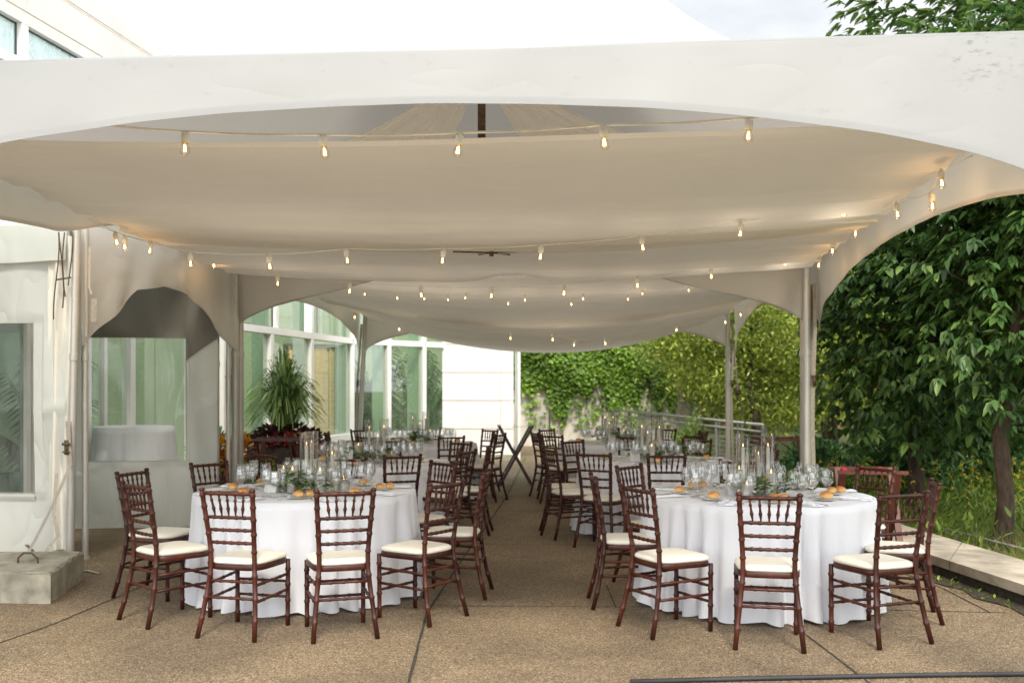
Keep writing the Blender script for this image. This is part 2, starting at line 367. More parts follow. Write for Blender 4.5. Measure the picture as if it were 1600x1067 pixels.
def index_kids(o):
    kids[o] = [x for x in bpy.data.objects if x.parent == o]
    for k in kids[o]: index_kids(k)
def norm(a): return a/np.maximum(np.linalg.norm(a, axis=-1, keepdims=True), 1e-9)
def leaves(P, D, U, L, W, fold=0.25, droop=0.15):
    """N leaves as two folded quads each -> verts, quads"""
    P = np.asarray(P, float); N = len(P); D = norm(D); S = norm(np.cross(D, U)); Nn = np.cross(S, D)
    L = np.broadcast_to(L, (N,))[:, None]; W = np.broadcast_to(W, (N,))[:, None]
    b = P; t = P + D*L - Nn*L*droop
    r1 = P + D*L*0.30 + S*W*0.5 + Nn*W*fold; r2 = P + D*L*0.68 + S*W*0.36 + Nn*(W*fold*0.6 - L*droop*0.5)
    l1 = P + D*L*0.30 - S*W*0.5 + Nn*W*fold; l2 = P + D*L*0.68 - S*W*0.36 + Nn*(W*fold*0.6 - L*droop*0.5)
    V = np.stack([b, r1, r2, t, l2, l1], 1).reshape(-1, 3)
    o = (np.arange(N)*6)[:, None]
    Q = np.concatenate([o + np.array([[0,1,2,3]]), o + np.array([[0,3,4,5]])], 1).reshape(-1, 4)
    return V, Q
def rvec(n): return norm(rng.normal(size=(n, 3)))

# ------------------------------------------------------------------ ground
def sheet(name, x0, x1, y0, y1, z, mat):
    mb = MB(); mb.add([(x0,y0,z),(x1,y0,z),(x1,y1,z),(x0,y1,z)], [(0,1,2,3)])
    return struct(mb.build(name, mat, smooth=False))
sheet('ground', -400, 400, -80, 700, -0.16, M['meadow'])
mb = MB(); mb.add([(-30,-15,0),(3.7,-15,0),(3.62,7,0),(3.42,9,0),(3.3,14,0),(5.2,19,0),(5.2,27,0),(-0.2,27,0),(-30,27,0)], [(0,1,2,3,4,5,6,7,8)])
# skirt so the slab has an edge
n_ = 9
vs = mb.v[:]; mb.add([(x,y,-0.2) for x,y,z in vs], [])
mb.add(vs + [(x,y,-0.2) for x,y,z in vs], [(i, (i+1)%n_, n_+(i+1)%n_, n_+i) for i in range(n_)])
struct(mb.build('patio', M['patio'], smooth=False))
def joint(pts, w, mat, name='paving_joint'):
    mb = MB()
    P = []
    for (a, b_) in zip(pts, pts[1:]):
        n = max(2, int((Vector(b_)-Vector(a)).length/0.12))
        P += [Vector(a).lerp(Vector(b_), i/n) for i in range(n)]
    P.append(Vector(pts[-1])); vs = []
    for i, p in enumerate(P):
        d = (P[min(i+1,len(P)-1)]-P[max(i-1,0)]).normalized(); s = Vector((-d.y, d.x))
        ww = w*(0.55+0.4*random.random()); off = s*random.uniform(-1,1)*w*0.10
        vs += [(p.x+off.x-s.x*ww/2, p.y+off.y-s.y*ww/2, 0.004), (p.x+off.x+s.x*ww/2, p.y+off.y+s.y*ww/2, 0.004)]
    mb.add(vs, [(2*i, 2*i+1, 2*i+3, 2*i+2) for i in range(len(P)-1)])
    return struct(mb.build(name, mat, smooth=False))
joint([(-0.52,4.4),(-0.585,6.8),(-0.49,8.3),(-0.38,10.0)], 0.022, M['joint'])
joint([(-0.36,10.1),(-0.05,14.5)], 0.024, M['joint'])
joint([(-0.05,14.6),(0.3,22)], 0.05, M['moss'])
joint([(1.9,4.4),(1.84,6.2),(1.80,12)], 0.016, M['joint'])
joint([(0.73,7.0),(0.74,7.8)], 0.014, M['joint'])
joint([(3.29,6.85),(3.32,7.7),(3.2,9)], 0.014, M['joint'])
joint([(-3.2,5.6),(-3.0,6.5),(-2.92,7.3),(-2.8,9)], 0.014, M['joint'])
joint([(-0.58,7.06),(0.8,7.02),(1.9,7.0),(3.4,6.84)], 0.013, M['joint'])
joint([(-0.38,9.85),(1.9,9.75)], 0.012, M['joint'])
joint([(-0.3,12.5),(1.9,12.4)], 0.012, M['joint'])
joint([(-2.9,9.85),(-0.4,9.85)], 0.012, M['joint'])
# litter
mb = MB()
for k in range(130):
    p = Vector((random.uniform(-3.5,3.3), random.uniform(5.2,12), 0.006)); a = random.uniform(0,6.28); s = random.uniform(0.006,0.024)
    mb.add([(p.x,p.y,p.z),(p.x+s*math.cos(a),p.y+s*math.sin(a),p.z+0.004),(p.x+0.7*s*math.cos(a+1),p.y+0.7*s*math.sin(a+1),p.z+0.002)], [(0,1,2)])
tag(mb.build('leaf_litter', M['rust']), 'tiny dry leaf fragments scattered over the aggregate paving', 'litter', kind='stuff')

# curb wall on the garden side
mb = MB()
fr = [(3.72,3.5),(3.56,7.0),(3.41,8.5),(3.36,11),(3.50,16)]; bk = [(4.55,3.5),(4.12,7.3),(3.92,9.9),(3.95,12),(4.1,16)]
def lerp_pl(pl, t):
    s = t*(len(pl)-1); i = min(int(s), len(pl)-2); return Vector(pl[i]).lerp(Vector(pl[i+1]), s-i)
for i in range(40):
    if i % 8 == 7: t0, t1 = i/40, (i+1)/40-0.0016
    else: t0, t1 = i/40, (i+1)/40
    a, b_ = lerp_pl(fr, t0), lerp_pl(fr, t1); c, d = lerp_pl(bk, t1), lerp_pl(bk, t0)
    z = 0.175
    mb.add([(a.x,a.y,z),(b_.x,b_.y,z),(c.x,c.y,z),(d.x,d.y,z),(a.x+.004,a.y,0.10),(b_.x+.004,b_.y,0.10),(c.x,c.y,-0.15),(d.x,d.y,-0.15)],
           [(0,3,2,1),(0,1,5,4),(3,7,6,2)]+([(0,4,7,3)] if i%8==0 else [])+([(1,2,6,5)] if i%8==7 else []))
    mb.add([(a.x+.004,a.y,.10),(b_.x+.004,b_.y,.10),(b_.x+.05,b_.y,.10),(a.x+.05,a.y,.10),(b_.x+.06,b_.y,-.15),(a.x+.06,a.y,-.15)], [(0,1,2,3),(3,2,4,5)], 1)  # recess under the slab edge, its shade put into the dark colour
curb = tag(mb.build('curb_wall', [M['curb'], M['soil_and_gap_shade']], smooth=False), 'low weathered concrete curb wall between the patio and the garden', 'wall')
# dark gutter of soil at its foot, with weeds
mb = MB(); N = 40
for i in range(N):
    a, b_ = lerp_pl(fr, i/N), lerp_pl(fr, (i+1)/N)
    j0 = 0.10+0.04*math.sin(i*1.7); j1 = 0.10+0.04*math.sin((i+1)*1.7)
    mb.add([(a.x-j0,a.y,0.008),(b_.x-j1,b_.y,0.008),(b_.x+.02,b_.y,0.03),(a.x+.02,a.y,0.03)], [(0,3,2,1)])
struct(mb.build('gutter_soil', M['soil_and_gap_shade'], smooth=False))
P=[];D=[]
for k in range(90):
    t = random.uniform(0.15,0.55); a = lerp_pl(fr, t)
    P.append((a.x-random.uniform(0.0,0.14)+0, a.y+random.uniform(-.05,.05), 0.02)); D.append((random.uniform(-.8,.8),random.uniform(-.8,.8),random.uniform(.2,.9)))
V,Q = leaves(P, np.array(D), np.tile([0.1,0.2,1.0],(len(P),1)), rng.uniform(.02,.06,len(P)), rng.uniform(.012,.025,len(P)))
tag(np_obj('gutter_weed', V, Q, M['weed']), 'small green weeds sprouting in the soil along the curb wall foot', 'weeds', kind='stuff')
# cable lying in front
mb = MB(); pts = [gr(985,1068), gr(1180,1063), gr(1300,1060.5), gr(1420,1058), gr(1600,1056), gr(1750,1053)]
mb.tube([(p.x,p.y,0.012) for p in pts], 0.014, 8)
tag(mb.build('ground_cable', M['cable']), 'black rubber cable lying across the paving in the foreground', 'cable')

# ------------------------------------------------------------------ tents
W_ = 6.54
L0 = Vector((-3.79, 5.04)); eu = Vector((6.54, -0.55)); ev = Vector((0.55, 6.54))
def T(u, v, z): p = L0 + eu*u + ev*v; return Vector((p.x, p.y, z))
EAVE = 3.13; TIP = 2.155
def smooth01(x): x = max(0, min(1, x)); return x*x*(3-2*x)
def arch(s, apex, extra=0.0):
    f = math.sqrt(max(0, 1-(2*s-1)**2))
    d = min(s, 1-s)
    return TIP + (apex-TIP)*f + extra*smooth01((d-0.15)/0.3)
def valance(parent, a, b_, outward, apex, extra=0.0, mat='tent', wrinkle=0.012, nu=90, nv=10, out0=0.03, raise_=False):
    mb = MB(); o = Vector((outward.x, outward.y, 0)).normalized()
    def fn(u, w):
        s = u; zb = arch(s, apex, extra); zt = EAVE
        if raise_: zb = max(zb, TIP+0.62+0.26*smooth01((s-0.40)/0.25)) if s > 0.4 else zb
        z = zt + (zb-zt)*w
        p = Vector((a.x+(b_.x-a.x)*s, a.y+(b_.y-a.y)*s, z))
        e = min(s, 1-s)
        wr = wrinkle*w*(math.sin(s*37+1.3*w)+0.6*math.sin(s*83+2*w)) * (0.4+1.4*math.exp(-e*9))
        return p + o*(out0 + wr + 0.02*w)
    mb.grid(fn, nu, nv)
    def hem(u, w):
        p = fn(u, 1.0); q = p.copy(); q.z += 0.035*(1-w) ; return q + o*0.004
    mb.grid(hem, nu, 1)
    ob = mb.build('valance', M[mat], parent)
    return ob
def canopy_mesh(mb, v0):
    n = 72
    def fn(a, b_):
        x, y = 2*a-1, 2*b_-1
        r = max(abs(x), abs(y))
        r = (x**12+y**12)**(1/12) if r > 0 else 0; r = min(1, r)
        z = EAVE + 3.5*(1-r)**2.3 + 0.10*(1-r)
        return T(a, v0+b_, z)
    mb.grid(fn, n, n)
def tube_between(mb, a, b_, r, seg=8): mb.tube([a, b_], r, seg)
def make_tent(v0, name_label, leaning=False, first=True):
    c = T(0.5, v0+0.5, 0)
    t = tag(empty('canopy_tent'), name_label, 'tent', 'linked peaked canopy tents')
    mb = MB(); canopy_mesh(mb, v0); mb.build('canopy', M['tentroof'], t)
    sides = [((0,0),(1,0),-ev), ((1,0),(1,1),eu), ((0,1),(1,1),ev), ((0,0),(0,1),-eu)]
    for k, (p, q, out) in enumerate(sides):
        ap = 2.875 if (k == 0 and first) else 2.80
        ex = 0.26 if ((k == 2 and first) or (k == 0 and not first)) else 0.0
        if k == 2 and not first: ap, ex = 2.72, 0.1
        o = Vector((out.x, out.y))
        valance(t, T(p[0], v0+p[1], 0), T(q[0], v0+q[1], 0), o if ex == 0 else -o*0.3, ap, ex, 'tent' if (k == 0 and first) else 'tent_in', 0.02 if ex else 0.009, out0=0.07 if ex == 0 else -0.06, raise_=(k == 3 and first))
    mb = MB()
    for (p, q) in [((0,0),(1,0)),((1,0),(1,1)),((0,1),(1,1)),((0,0),(0,1))]:
        a, b_ = T(p[0]*.97+.015, v0+.015+p[1]*.97, EAVE-0.06), T(q[0]*.97+.015, v0+.015+q[1]*.97, EAVE-0.06)
        tube_between(mb, a, b_, 0.03)
    mb.build('eave_beam', M['metal'], t)
    for (p, q, out) in sides:
        mb = MB(); o = out.copy(); o = Vector((o.x,o.y,0)).normalized()*0.065
        tube_between(mb, T(p[0],v0+p[1],EAVE+0.002)+o*(0.6 if v0 or out != sides[2][2] else 0), T(q[0],v0+q[1],EAVE+0.002)+o*0.6, 0.022); mb.build('rope_edge', M['tent'], t)
    for (a, b_) in [(0,0),(1,0),(1,1),(0,1)]:
        top = T(a*.985+.0075, v0+b_*.975+.0125, EAVE-0.06); bot = Vector((top.x, top.y, 0))
        if leaning and b_ == 1 and a == 0: bot.x -= 0.14
        mb = MB(); r = 0.041
        zs = [0, 0.02, 0.021, 1.0, 1.9, 1.901, 1.96, 1.961, 3.07]
        rs = [0.075, 0.075, r, r, r, r*1.22, r*1.22, r, r]
        mb.tube([bot.lerp(top, z/3.07) for z in zs], rs, 14)
        po = mb.build('pole', M['metal'], t, auto=40)
        # webbing strap running down the pole
        mb = MB(); sx = 0.075 if a == 1 else -0.075
        mb.ribbon([bot.lerp(top, z/3.07)+Vector((sx+0.012*math.sin(z*3+a), -0.01, 0)) for z in np.linspace(0.15, 2.7, 20)], 0.04)
        mb.box(bot.lerp(top, 0.53)+Vector((sx,-0.015,0)), (0.035,0.03,0.12), 0.1, mi=1); mb.tube([bot.lerp(top,0.545)+Vector((sx-.03,-.03,0)), bot.lerp(top,0.545)+Vector((sx+.03,-.03,0))], 0.008, 6, mi=1)
        mb.build('ratchet_strap', [M['strap'], M['rust']], t)
    kp = T(0.5, v0+0.5, 0)
    mb = MB(); mb.tube([(kp.x,kp.y,3.42),(kp.x,kp.y,6.2)], 0.032, 12); mb.build('king_pole', M['rust'], t)
    return t
make_tent(0, 'nearest white peaked canopy tent with arched valance over the front tables', first=True)
make_tent(1.0, 'second white peaked canopy tent over the far tables', leaning=True, first=False)
# brass pulley by the king pole
kp = T(0.5, 0.5, 0)
mb = MB(); c = at(753, 224, 7.9)
mb.tube([c+Vector((0,-0.012,0)), c+Vector((0,0.012,0))], 0.024, 16); mb.tube([c+Vector((-0.05,0,-0.05)), c, c+Vector((0.05,0.0,0.015))], 0.003, 5)
mb.tube([c+Vector((0,-0.016,0)), c+Vector((0,-0.012,0))], 0.010, 10)
tag(mb.build('pulley', M['brass']), 'small round brass pulley hanging beside the central tent mast', 'pulley')

# ceiling liner panels
def liner(v0, v1, cf, cb, sf, sb, label, pull=0.0, du=0.012, wav=1.0, name='ceiling_drape', p=1.0):
    mb = MB(); ph = random.uniform(0, 6)
    def fn(u, w):
        uu = du+(1-2*du)*u
        q = (1-(2*u-1)**2)**p
        side = sf+(sb-sf)*w; cen = cf+(cb-cf)*(w**0.9)
        z = side-(side-cen)*q
        ed = 1-q
        z += wav*(0.012*math.sin(w*16+ph+3*math.sin(u*5))*(0.4+0.6*ed) + 0.006*math.sin(w*37+u*9))
        z += wav*0.030*ed**1.2*(abs(math.sin(w*23+ph+1.5*math.sin(u*3)))-0.5)
        z += wav*0.010*math.exp(-((math.sin(w*9+ph+(2*u-1)**2*2.5))/0.16)**2)
        z += pull*math.exp(-((u-0.5)/0.055)**2)*smooth01((w-0.7)/0.3)
        return T(uu, v0+(v1-v0)*w, z)
    mb.grid(fn, 100, 110)
    # folded hems front and back
    mb.grid(lambda u, w: fn(u, 0)+Vector((0,0.0,-0.03*w-0.002)), 90, 1)
    mb.grid(lambda u, w: fn(u, 1)+Vector((0,0.004,0.02*w)), 90, 1)
    return tag(mb.build(name, M['liner']), label, 'drape', 'sagging fabric ceiling drapes under the tents')
liner(0.150, 0.62, 2.985, 2.735, 3.03, 2.90, 'nearest and broadest beige ceiling drape sagging above the front tables')
liner(0.55, 0.955, 2.86, 2.70, 2.93, 2.84, 'second beige ceiling drape pinched up at its middle, ending at the first inner tent poles', pull=0.11)
liner(1.145, 1.56, 2.935, 2.45, 3.0, 2.86, 'third beige ceiling drape sagging deep under the far tent')
liner(1.50, 1.985, 2.62, 2.17, 2.95, 2.84, 'farthest beige ceiling drape hanging lowest, above the ivy wall', pull=0.0, p=0.9)
# sheer swaths up to the mast
for sgn, lab in ((-1, 'sheer fabric swath fanning from the mast top to the building side'), (1, 'sheer fabric swath fanning from the mast top to the garden side')):
    mb = MB(); top = T(0.5, 0.5, 4.1)
    if sgn < 0: e0, e1 = at(420, 262, 8.1), at(672, 262, 8.7)
    else: e0, e1 = at(850, 250, 8.7), at(1110, 238, 8.1)
    def fn(u, w, top=top, e0=e0, e1=e1, sgn=sgn):
        b_ = e0.lerp(e1, u); t2 = top+Vector((sgn*0.06+(u-.5)*0.10, 0, 0))
        p = t2.lerp(b_, w); p.z -= 0.10*math.sin(PI*w); p += Vector((0, 0.035*math.sin(u*34), 0.012*math.sin(u*23)))*(0.3+w*0.7)
        return p
    mb.grid(fn, 50, 14)
    tag(mb.build('mast_swath', M['sheer']), lab, 'drape', 'sheer swaths draped from the mast')
# dark cable spreader showing between drapes
mb = MB(); c = at(768, 395, 8.75)
for dx, dy in ((-0.34,0.02),(0.34,0.0),(-0.12,0.22),(0.16,0.22)):
    mb.tube([c, c+Vector((dx, dy, 0.012))], 0.007, 6)
mb.tube([c+Vector((0,0,-0.03)), c+Vector((0,0,0.02))], 0.02, 8)
tag(mb.build('cable_spreader', M['rust']), 'small dark cable spreader under the joint of two ceiling drapes', 'cable spreader')

# ------------------------------------------------------------------ string lights
def bulb_meshes():
    so = MB(); so.lathe([(0.0,0.0),(0.015,0.0),(0.021,-0.006),(0.021,-0.044),(0.0165,-0.052)], seg=14)
    so.lathe([(0.004,0.018),(0.006,0.012),(0.012,0.0)], seg=8)
    sm = so.mesh('bulb_socket', M['socket'])
    b_ = MB(); b_.lathe([(0.011,-0.050),(0.013,-0.058),(0.024,-0.078),(0.0265,-0.092),(0.022,-0.108),(0.010,-0.118),(0.0005,-0.120)], seg=14, mi=0)
    for a in range(4):
        x, y = 0.007*math.cos(a*PI/2), 0.007*math.sin(a*PI/2)
        b_.tube([(x*0.5,y*0.5,-0.062),(x,y,-0.098)], 0.0018, 5, mi=1)
    b_.lathe([(0.0135,-0.050),(0.0135,-0.056),(0.010,-0.058)], seg=10, mi=2)
    bm = b_.mesh('bulb', [M['bulbglass'], M['filament'], M['brass']])
    return sm, bm
SM, BM = bulb_meshes()
def add_lamp(p, power, r=0.02):
    l = bpy.data.lights.new('bulb_and_fill_glow', 'POINT'); l.energy = power; l.color = (1.0, 0.56, 0.22) if power < 1 else (1.0, 0.84, 0.66); l.shadow_soft_size = r
    o = bpy.data.objects.new('bulb_and_fill_glow', l); o.location = p; col.objects.link(o); return o
def string_light(pts, label, ends, thick=0.0035, lamps=0.0, scale=1.0):
    t = tag(empty('string_light'), label, 'string lights', 'strings of bulbs under the tents')
    path = [ends[0]]+pts+[ends[1]]
    mb = MB(); P = []
    for a, b_ in zip(path, path[1:]):
        for i in range(8):
            s = i/8; p = a.lerp(b_, s); p.z -= 0.012*math.sin(PI*s)*(b_-a).length; P.append(p)
    P.append(path[-1])
    mb.tube([p+Vector((0,0,0.012)) for p in P], thick, 6); mb.build('cord', M['cord'], t)
    for i, p in enumerate(pts):
        s = bpy.data.objects.new('bulb_socket', SM); col.objects.link(s); s.parent = t; s.location = p
        s.rotation_euler = (random.uniform(-.12,.12), random.uniform(-.15,.15), random.uniform(0,3)); s.scale = (scale,)*3
        b_ = bpy.data.objects.new('bulb', BM); col.objects.link(b_); b_.parent = s
        if lamps: add_lamp(p+Vector((0,0,-0.16 if lamps < 1 else -0.30)), lamps, 0.02 if lamps < 1 else 0.12)  # stronger lamps are added fill below the bulbs, brightening drapes and tables
    return t
row = [(289,209),(504,214),(719,211),(942,199),(1171,188)]
string_light([at(x,y,5.2) for x,y in row], 'nearest string of large glowing bulbs on white cord behind the front valance', (at(150,196,5.35), at(1420,165,5.3)), 0.0065, lamps=2.6)
row = [(297,396),(420,400),(541,391),(693,391),(846,385),(1002,371),(1158,349),(1315,318)]
string_light([at(x,y,7.75) for x,y in row], 'second string of bulbs, crossing under the joint of the two nearest ceiling drapes', (at(170,362,7.9), at(1440,276,7.6)), 0.003, lamps=2.6)
row = [(434,431),(547,443),(657,449),(768,450),(882,446),(996,434),(1111,420),(1228,400)]
string_light([at(x,y,10.4) for x,y in row], 'third string of bulbs, crossing under the ceiling drape near the inner poles', (at(345,415,10.6), at(1285,385,10.4)), 0.003, lamps=2.2)
row = [(519,448),(570,453),(620,459),(662,460),(700,462),(728,459),(795,468),(820,462),(892,469),(911,460),(981,461),(1003,452),(1075,447),(1170,428)]
string_light([at(x,y,12.9) for x,y in row], 'fourth string of small amber bulbs close together against the third ceiling drape', (at(470,435,12.9), at(1215,415,12.9)), 0.0012, scale=0.7, lamps=1.2)
row = [(623,507),(798,521),(863,523),(898,532),(945,529),(1058,508),(1134,496)]
string_light([at(x,y,14.9) for x,y in row], 'farthest string of small bulbs below the last ceiling drapes', (at(590,495,14.9), at(1160,488,14.9)), 0.0025, scale=0.9, lamps=2.0)
def on_right(px, py):
    D = 2.223/((px-800)/F-0.084); return at(px, py, D)
def on_left(px, py):
    D = 4.063/((800-px)/F+0.084); return at(px, py, D)
pts = [on_right(*p) for p in ((1470,267),(1456,303),(1400,318),(1338,350),(1302,379),(1280,402))]
string_light(pts, 'string of bulbs running along the garden side eave, glowing on the valance', (on_right(1520,246), on_right(1268,418)), 0.003, lamps=0.9)
pts = [on_left(*p) for p in ((180,364),(195,371),(236,378),(333,403))]
string_light(pts, 'string of bulbs running along the building side eave above the tunnel opening', (on_left(140,345), on_left(352,420)), 0.003, lamps=0.9)
pts = [at(555,488,16.6), at(1116,492,15.7)]
string_light([pts[0]], 'single bulb glowing beside the leaning far pole', (at(470,465,15.4), at(566,498,17.2)), 0.0025, lamps=0.8)
string_light([at(1157,484,15.9)], 'single bulb glowing beside the far garden side pole', (at(1190,470,15.2), at(1138,492,16.8)), 0.0025, lamps=0.8)

# ------------------------------------------------------------------ covered walkway (tunnel) on the building side
tw = tag(empty('walkway_tent'), 'white walled walkway tent with clear vinyl windows beside the building', 'tent')
A = Vector((-3.93, 8.93)); B = Vector((-3.22, 11.35))
hp = [(0,1.92),(.12,2.12),(.25,2.33),(.33,2.50),(.5,2.575),(.65,2.52),(.75,2.416),(.9,2.12),(1,1.96)]
hs = np.array(hp)
mb = MB()
def fnv(u, w):
    zb = float(np.interp(u, hs[:,0], hs[:,1])); zt = 3.02
    z = zt+(zb-zt)*w; p = A.lerp(B, u)
    k = 0.016*w*(math.sin(u*31+2*w)+0.7*math.sin(u*13+1))
    return Vector((p.x+0.05+k, p.y-0.02+k*0.5, z))
mb.grid(fnv, 70, 12)
mb.grid(lambda u, w: fnv(u, 1)+Vector((0.012,-0.004,0.05*(1-w))), 70, 1)
mb.build('valance', M['tent_in'], tw)
def wall_with_window(p0, p1, z0, z1, wx0, wx1, wz0, wz1, mat, parent, wob=0.03, seed=0.0, name='side_wall', top=None):
    """p0->p1 in plan; window hole in param/height"""
    d = (p1-p0); nrm = Vector((d.y, -d.x)).normalized()
    def P(s, z):
        zz = (z-z0)/(z1-z0)
        k = wob*(math.sin(s*11+seed+zz*3)+0.6*math.sin(s*23+zz*7+seed)+0.5*math.sin(zz*9+s*4))*(0.3+0.7*math.sin(PI*min(1,max(0,zz))))
        k += 0.6*wob*(math.exp(-((s*6-zz*2.3-1.2-seed)/0.10)**2)-math.exp(-((s*6+zz*1.9-2.9+seed*0.3)/0.12)**2)+math.exp(-((zz-0.17-0.3*s)/0.02)**2)+math.exp(-((s*5-zz*1.1-3.2)/0.09)**2))
        inside = (wx0-0.02 <= s <= wx1+0.02) and (wz0-0.05 <= z <= wz1+0.05)
        if inside: k *= 0.25
        q = p0+d*s+nrm*k; return Vector((q.x, q.y, z))
    mb = MB()
    def patch(s0, s1, a, b_, nx, nz):
        if s1-s0 < 1e-4: return
        mb.grid(lambda u, w: P(s0+(s1-s0)*u, a+(b_-a)*w), nx, nz)
    patch(0, wx0, z0, z1, 40, 70); patch(wx1, 1, z0, z1, 26, 70)
    patch(wx0, wx1, z0, wz0, 50, 26)
    if not top: patch(wx0, wx1, wz1, z1, 24, 14)
    o = mb.build(name, mat, parent)
    if top:
        mb = MB(); patch(wx0, wx1, wz1, z1, 24, 14); mb.grid(lambda u, w: P(wx1+(1-wx1)*u, 1.85+0.25*u+(z1-1.85-0.25*u)*w)+Vector((nrm.x,nrm.y,0))*0.02, 12, 12); mb.build('painted_shade_panel', top, parent)  # dark strip added above and beside the window, painting in the shade there
    mw = MB(); mw.grid(lambda u, w: P(wx0+(wx1-wx0)*u, wz0+(wz1-wz0)*w), 24, 18)
    win = mw.build('clear_window', M['vinylwin'], o)
    mh = MB()
    mh.tube([P(wx0,wz0), P(wx1,wz0), P(wx1,wz1), P(wx0,wz1), P(wx0,wz0)], 0.006, 5)
    mh.build('window_hem', mat, o)
    return P
# front wall
Pf = Vector((-8.6, 9.32)); Pe = Vector((-3.97, 8.93))
wall_with_window(Pf, Pe, 0.0, 2.95, 0.55, 0.928, 0.60, 2.13, M['sidewall'], tw, 0.030, 1.0)
mb = MB()   # its short top valance
def fv(u, w):
    p = Pf.lerp(Pe, u); return Vector((p.x, p.y-0.05-0.02*w-0.012*math.sin(u*40)*w, 3.0-0.33*w-0.012*math.sin(u*17)*w))
mb.grid(fv, 60, 6); mb.build('valance', M['sidewall'], tw)
# rear wall
Q0 = Vector((-8.6, 10.35)); Q1 = Vector((-3.30, 11.15))
def sx_of(px):   # parameter on Q0-Q1 seen at photo column px
    k = (px-800)/F; d = Q1-Q0
    return (k*Q0.y-Q0.x)/(d.x-k*d.y)
Qm = Q0.lerp(Q1, sx_of(128)-0.035)
wall_with_window(Q0, Qm-Vector((0.01,0)), 0.0, 3.0, 0.06, 0.90, 0.62, 2.15, M['sidewall'], tw, 0.012, 0.4)
q_full = (Q1-Q0).length; q_off = (Qm-Q0).length
fs_ = lambda px: (sx_of(px)*q_full-q_off)/(q_full-q_off)
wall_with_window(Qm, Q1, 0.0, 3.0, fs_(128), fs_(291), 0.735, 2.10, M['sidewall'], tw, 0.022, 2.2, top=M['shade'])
# roof
mb = MB()
ridge = lambda u: Pf.lerp(Pe, u).lerp(Q0.lerp(Q1, u), 0.5)
mb.grid(lambda u, w: (lambda a, r: Vector((a.lerp(r, w).x, a.lerp(r, w).y-0.04*(1-w), 3.0+0.55*w)))(Pf.lerp(Pe, u), ridge(u)), 10, 6)
mb.grid(lambda u, w: (lambda a, r: Vector((a.lerp(r, w).x, a.lerp(r, w).y, 3.0+0.55*w)))(Q0.lerp(Q1, u), ridge(u)), 10, 6)
mb.build('roof', M['sidewall'], tw)
# poles of the tunnel
def pole(parent, p, r=0.03, z=3.0, mat='metal', lean=(0,0)):
    mb = MB(); mb.tube([(p[0],p[1],0),(p[0],p[1],0.02),(p[0],p[1],0.021),(p[0]+lean[0]*0.6,p[1],z*0.6),(p[0]+lean[0]*.6,p[1],z*.6+.001),(p[0]+lean[0]*.62,p[1],z*.62),(p[0]+lean[0]*.62,p[1],z*.62+.001),(p[0]+lean[0],p[1]+lean[1],z)],
            [r*1.5,r*1.5,r,r,r*1.2,r*1.2,r,r], 12)
    return mb.build('pole', M[mat], parent, auto=40)
pole(tw, (-3.93, 8.85), 0.034, 2.98, lean=(0.06,0)); pole(tw, (-3.86, 9.0), 0.028, 2.98)
pole(tw, (-3.33, 11.22), 0.032, 2.98); pole(tw, (-3.22, 11.3), 0.026, 2.98)
# gathered grey curtain beside the near pole
mb = MB()
def cur(u, w):
    z = 2.9*(1-w)+0.1*w; g = 0.07+0.035*abs(math.sin(w*2.8+0.5))+0.012*math.sin(w*9)
    return Vector((-4.02+g*(u-0.5)*2.6+0.008*math.sin(w*7), 8.90+0.025*math.sin(u*14+w*2), z))
mb.grid(cur, 18, 36); mb.build('gathered_curtain', M['graywall'], tw)
mb = MB()
for k in range(4):
    x0 = -4.03+0.04*k
    mb.tube([Vector((x0+0.025*math.sin(z*5+k*2), 8.80, z)) for z in np.linspace(2.15+0.1*k, 2.92, 18)], 0.006, 5)
mb.tube([(-4.03,8.80,2.5),(-3.90,8.80,2.52)], 0.008, 5)
mb.build('rope', M['rust'], tw)
mb = MB(); mb.box((-3.93,8.79,1.02), (0.035,0.035,0.13)); mb.tube([(-3.965,8.77,1.05),(-3.895,8.77,1.05)], 0.012, 8); mb.tube([(-3.96,8.77,0.98),(-3.90,8.77,0.98)], 0.008, 8)
mb.build('buckle', M['rust'], tw)
mb = MB()
for z in (2.32,1.12,1.75):
    mb.ribbon([(-3.36,11.16,z),(-3.42,11.13,z-0.01),(-3.47,11.12,z-0.11)], 0.045, (0,0,1))
mb.ribbon([(-3.76,8.86,2.80),(-3.765,8.86,2.45),(-3.74,8.85,2.38)], 0.02); mb.ribbon([(-3.72,8.86,2.34),(-3.725,8.86,2.13)], 0.05)
mb.build('tie_strap', M['strap'], tw)
# anchor block with loop and strap
t = tag(empty('anchor_block'), 'rough concrete anchor block at the foot of the walkway tent pole', 'anchor block')
mb = MB()
c0 = [(-4.75,7.22),(-3.31,7.13),(-3.47,8.05),(-4.85,8.1)]
N=10; 
def blk(p): return p
vs=[]; 
for zz,ins in ((0.0,0.0),(0.205,0.0),(0.222,0.014)):
    cx=sum(p[0] for p in c0)/4; cy=sum(p[1] for p in c0)/4
    for (a,b_) in zip(c0, c0[1:]+c0[:1]):
        for i in range(N):
            q = Vector(a).lerp(Vector(b_), i/N); dd = Vector((cx-q.x, cy-q.y)).normalized()*ins
            vs.append((q.x+dd.x+random.uniform(-.010,.010), q.y+dd.y+random.uniform(-.010,.010), zz+random.uniform(-.007,.007)*(zz>0)))
n4=4*N
fs=[(r*n4+i, r*n4+(i+1)%n4, (r+1)*n4+(i+1)%n4, (r+1)*n4+i) for r in range(2) for i in range(n4)]+[tuple(2*n4+i for i in range(n4))]
mb.add(vs,fs); mb.build('block', M['concrete'], t, smooth=False)
mb = MB(); lc = Vector((-3.66,7.52,0.215))
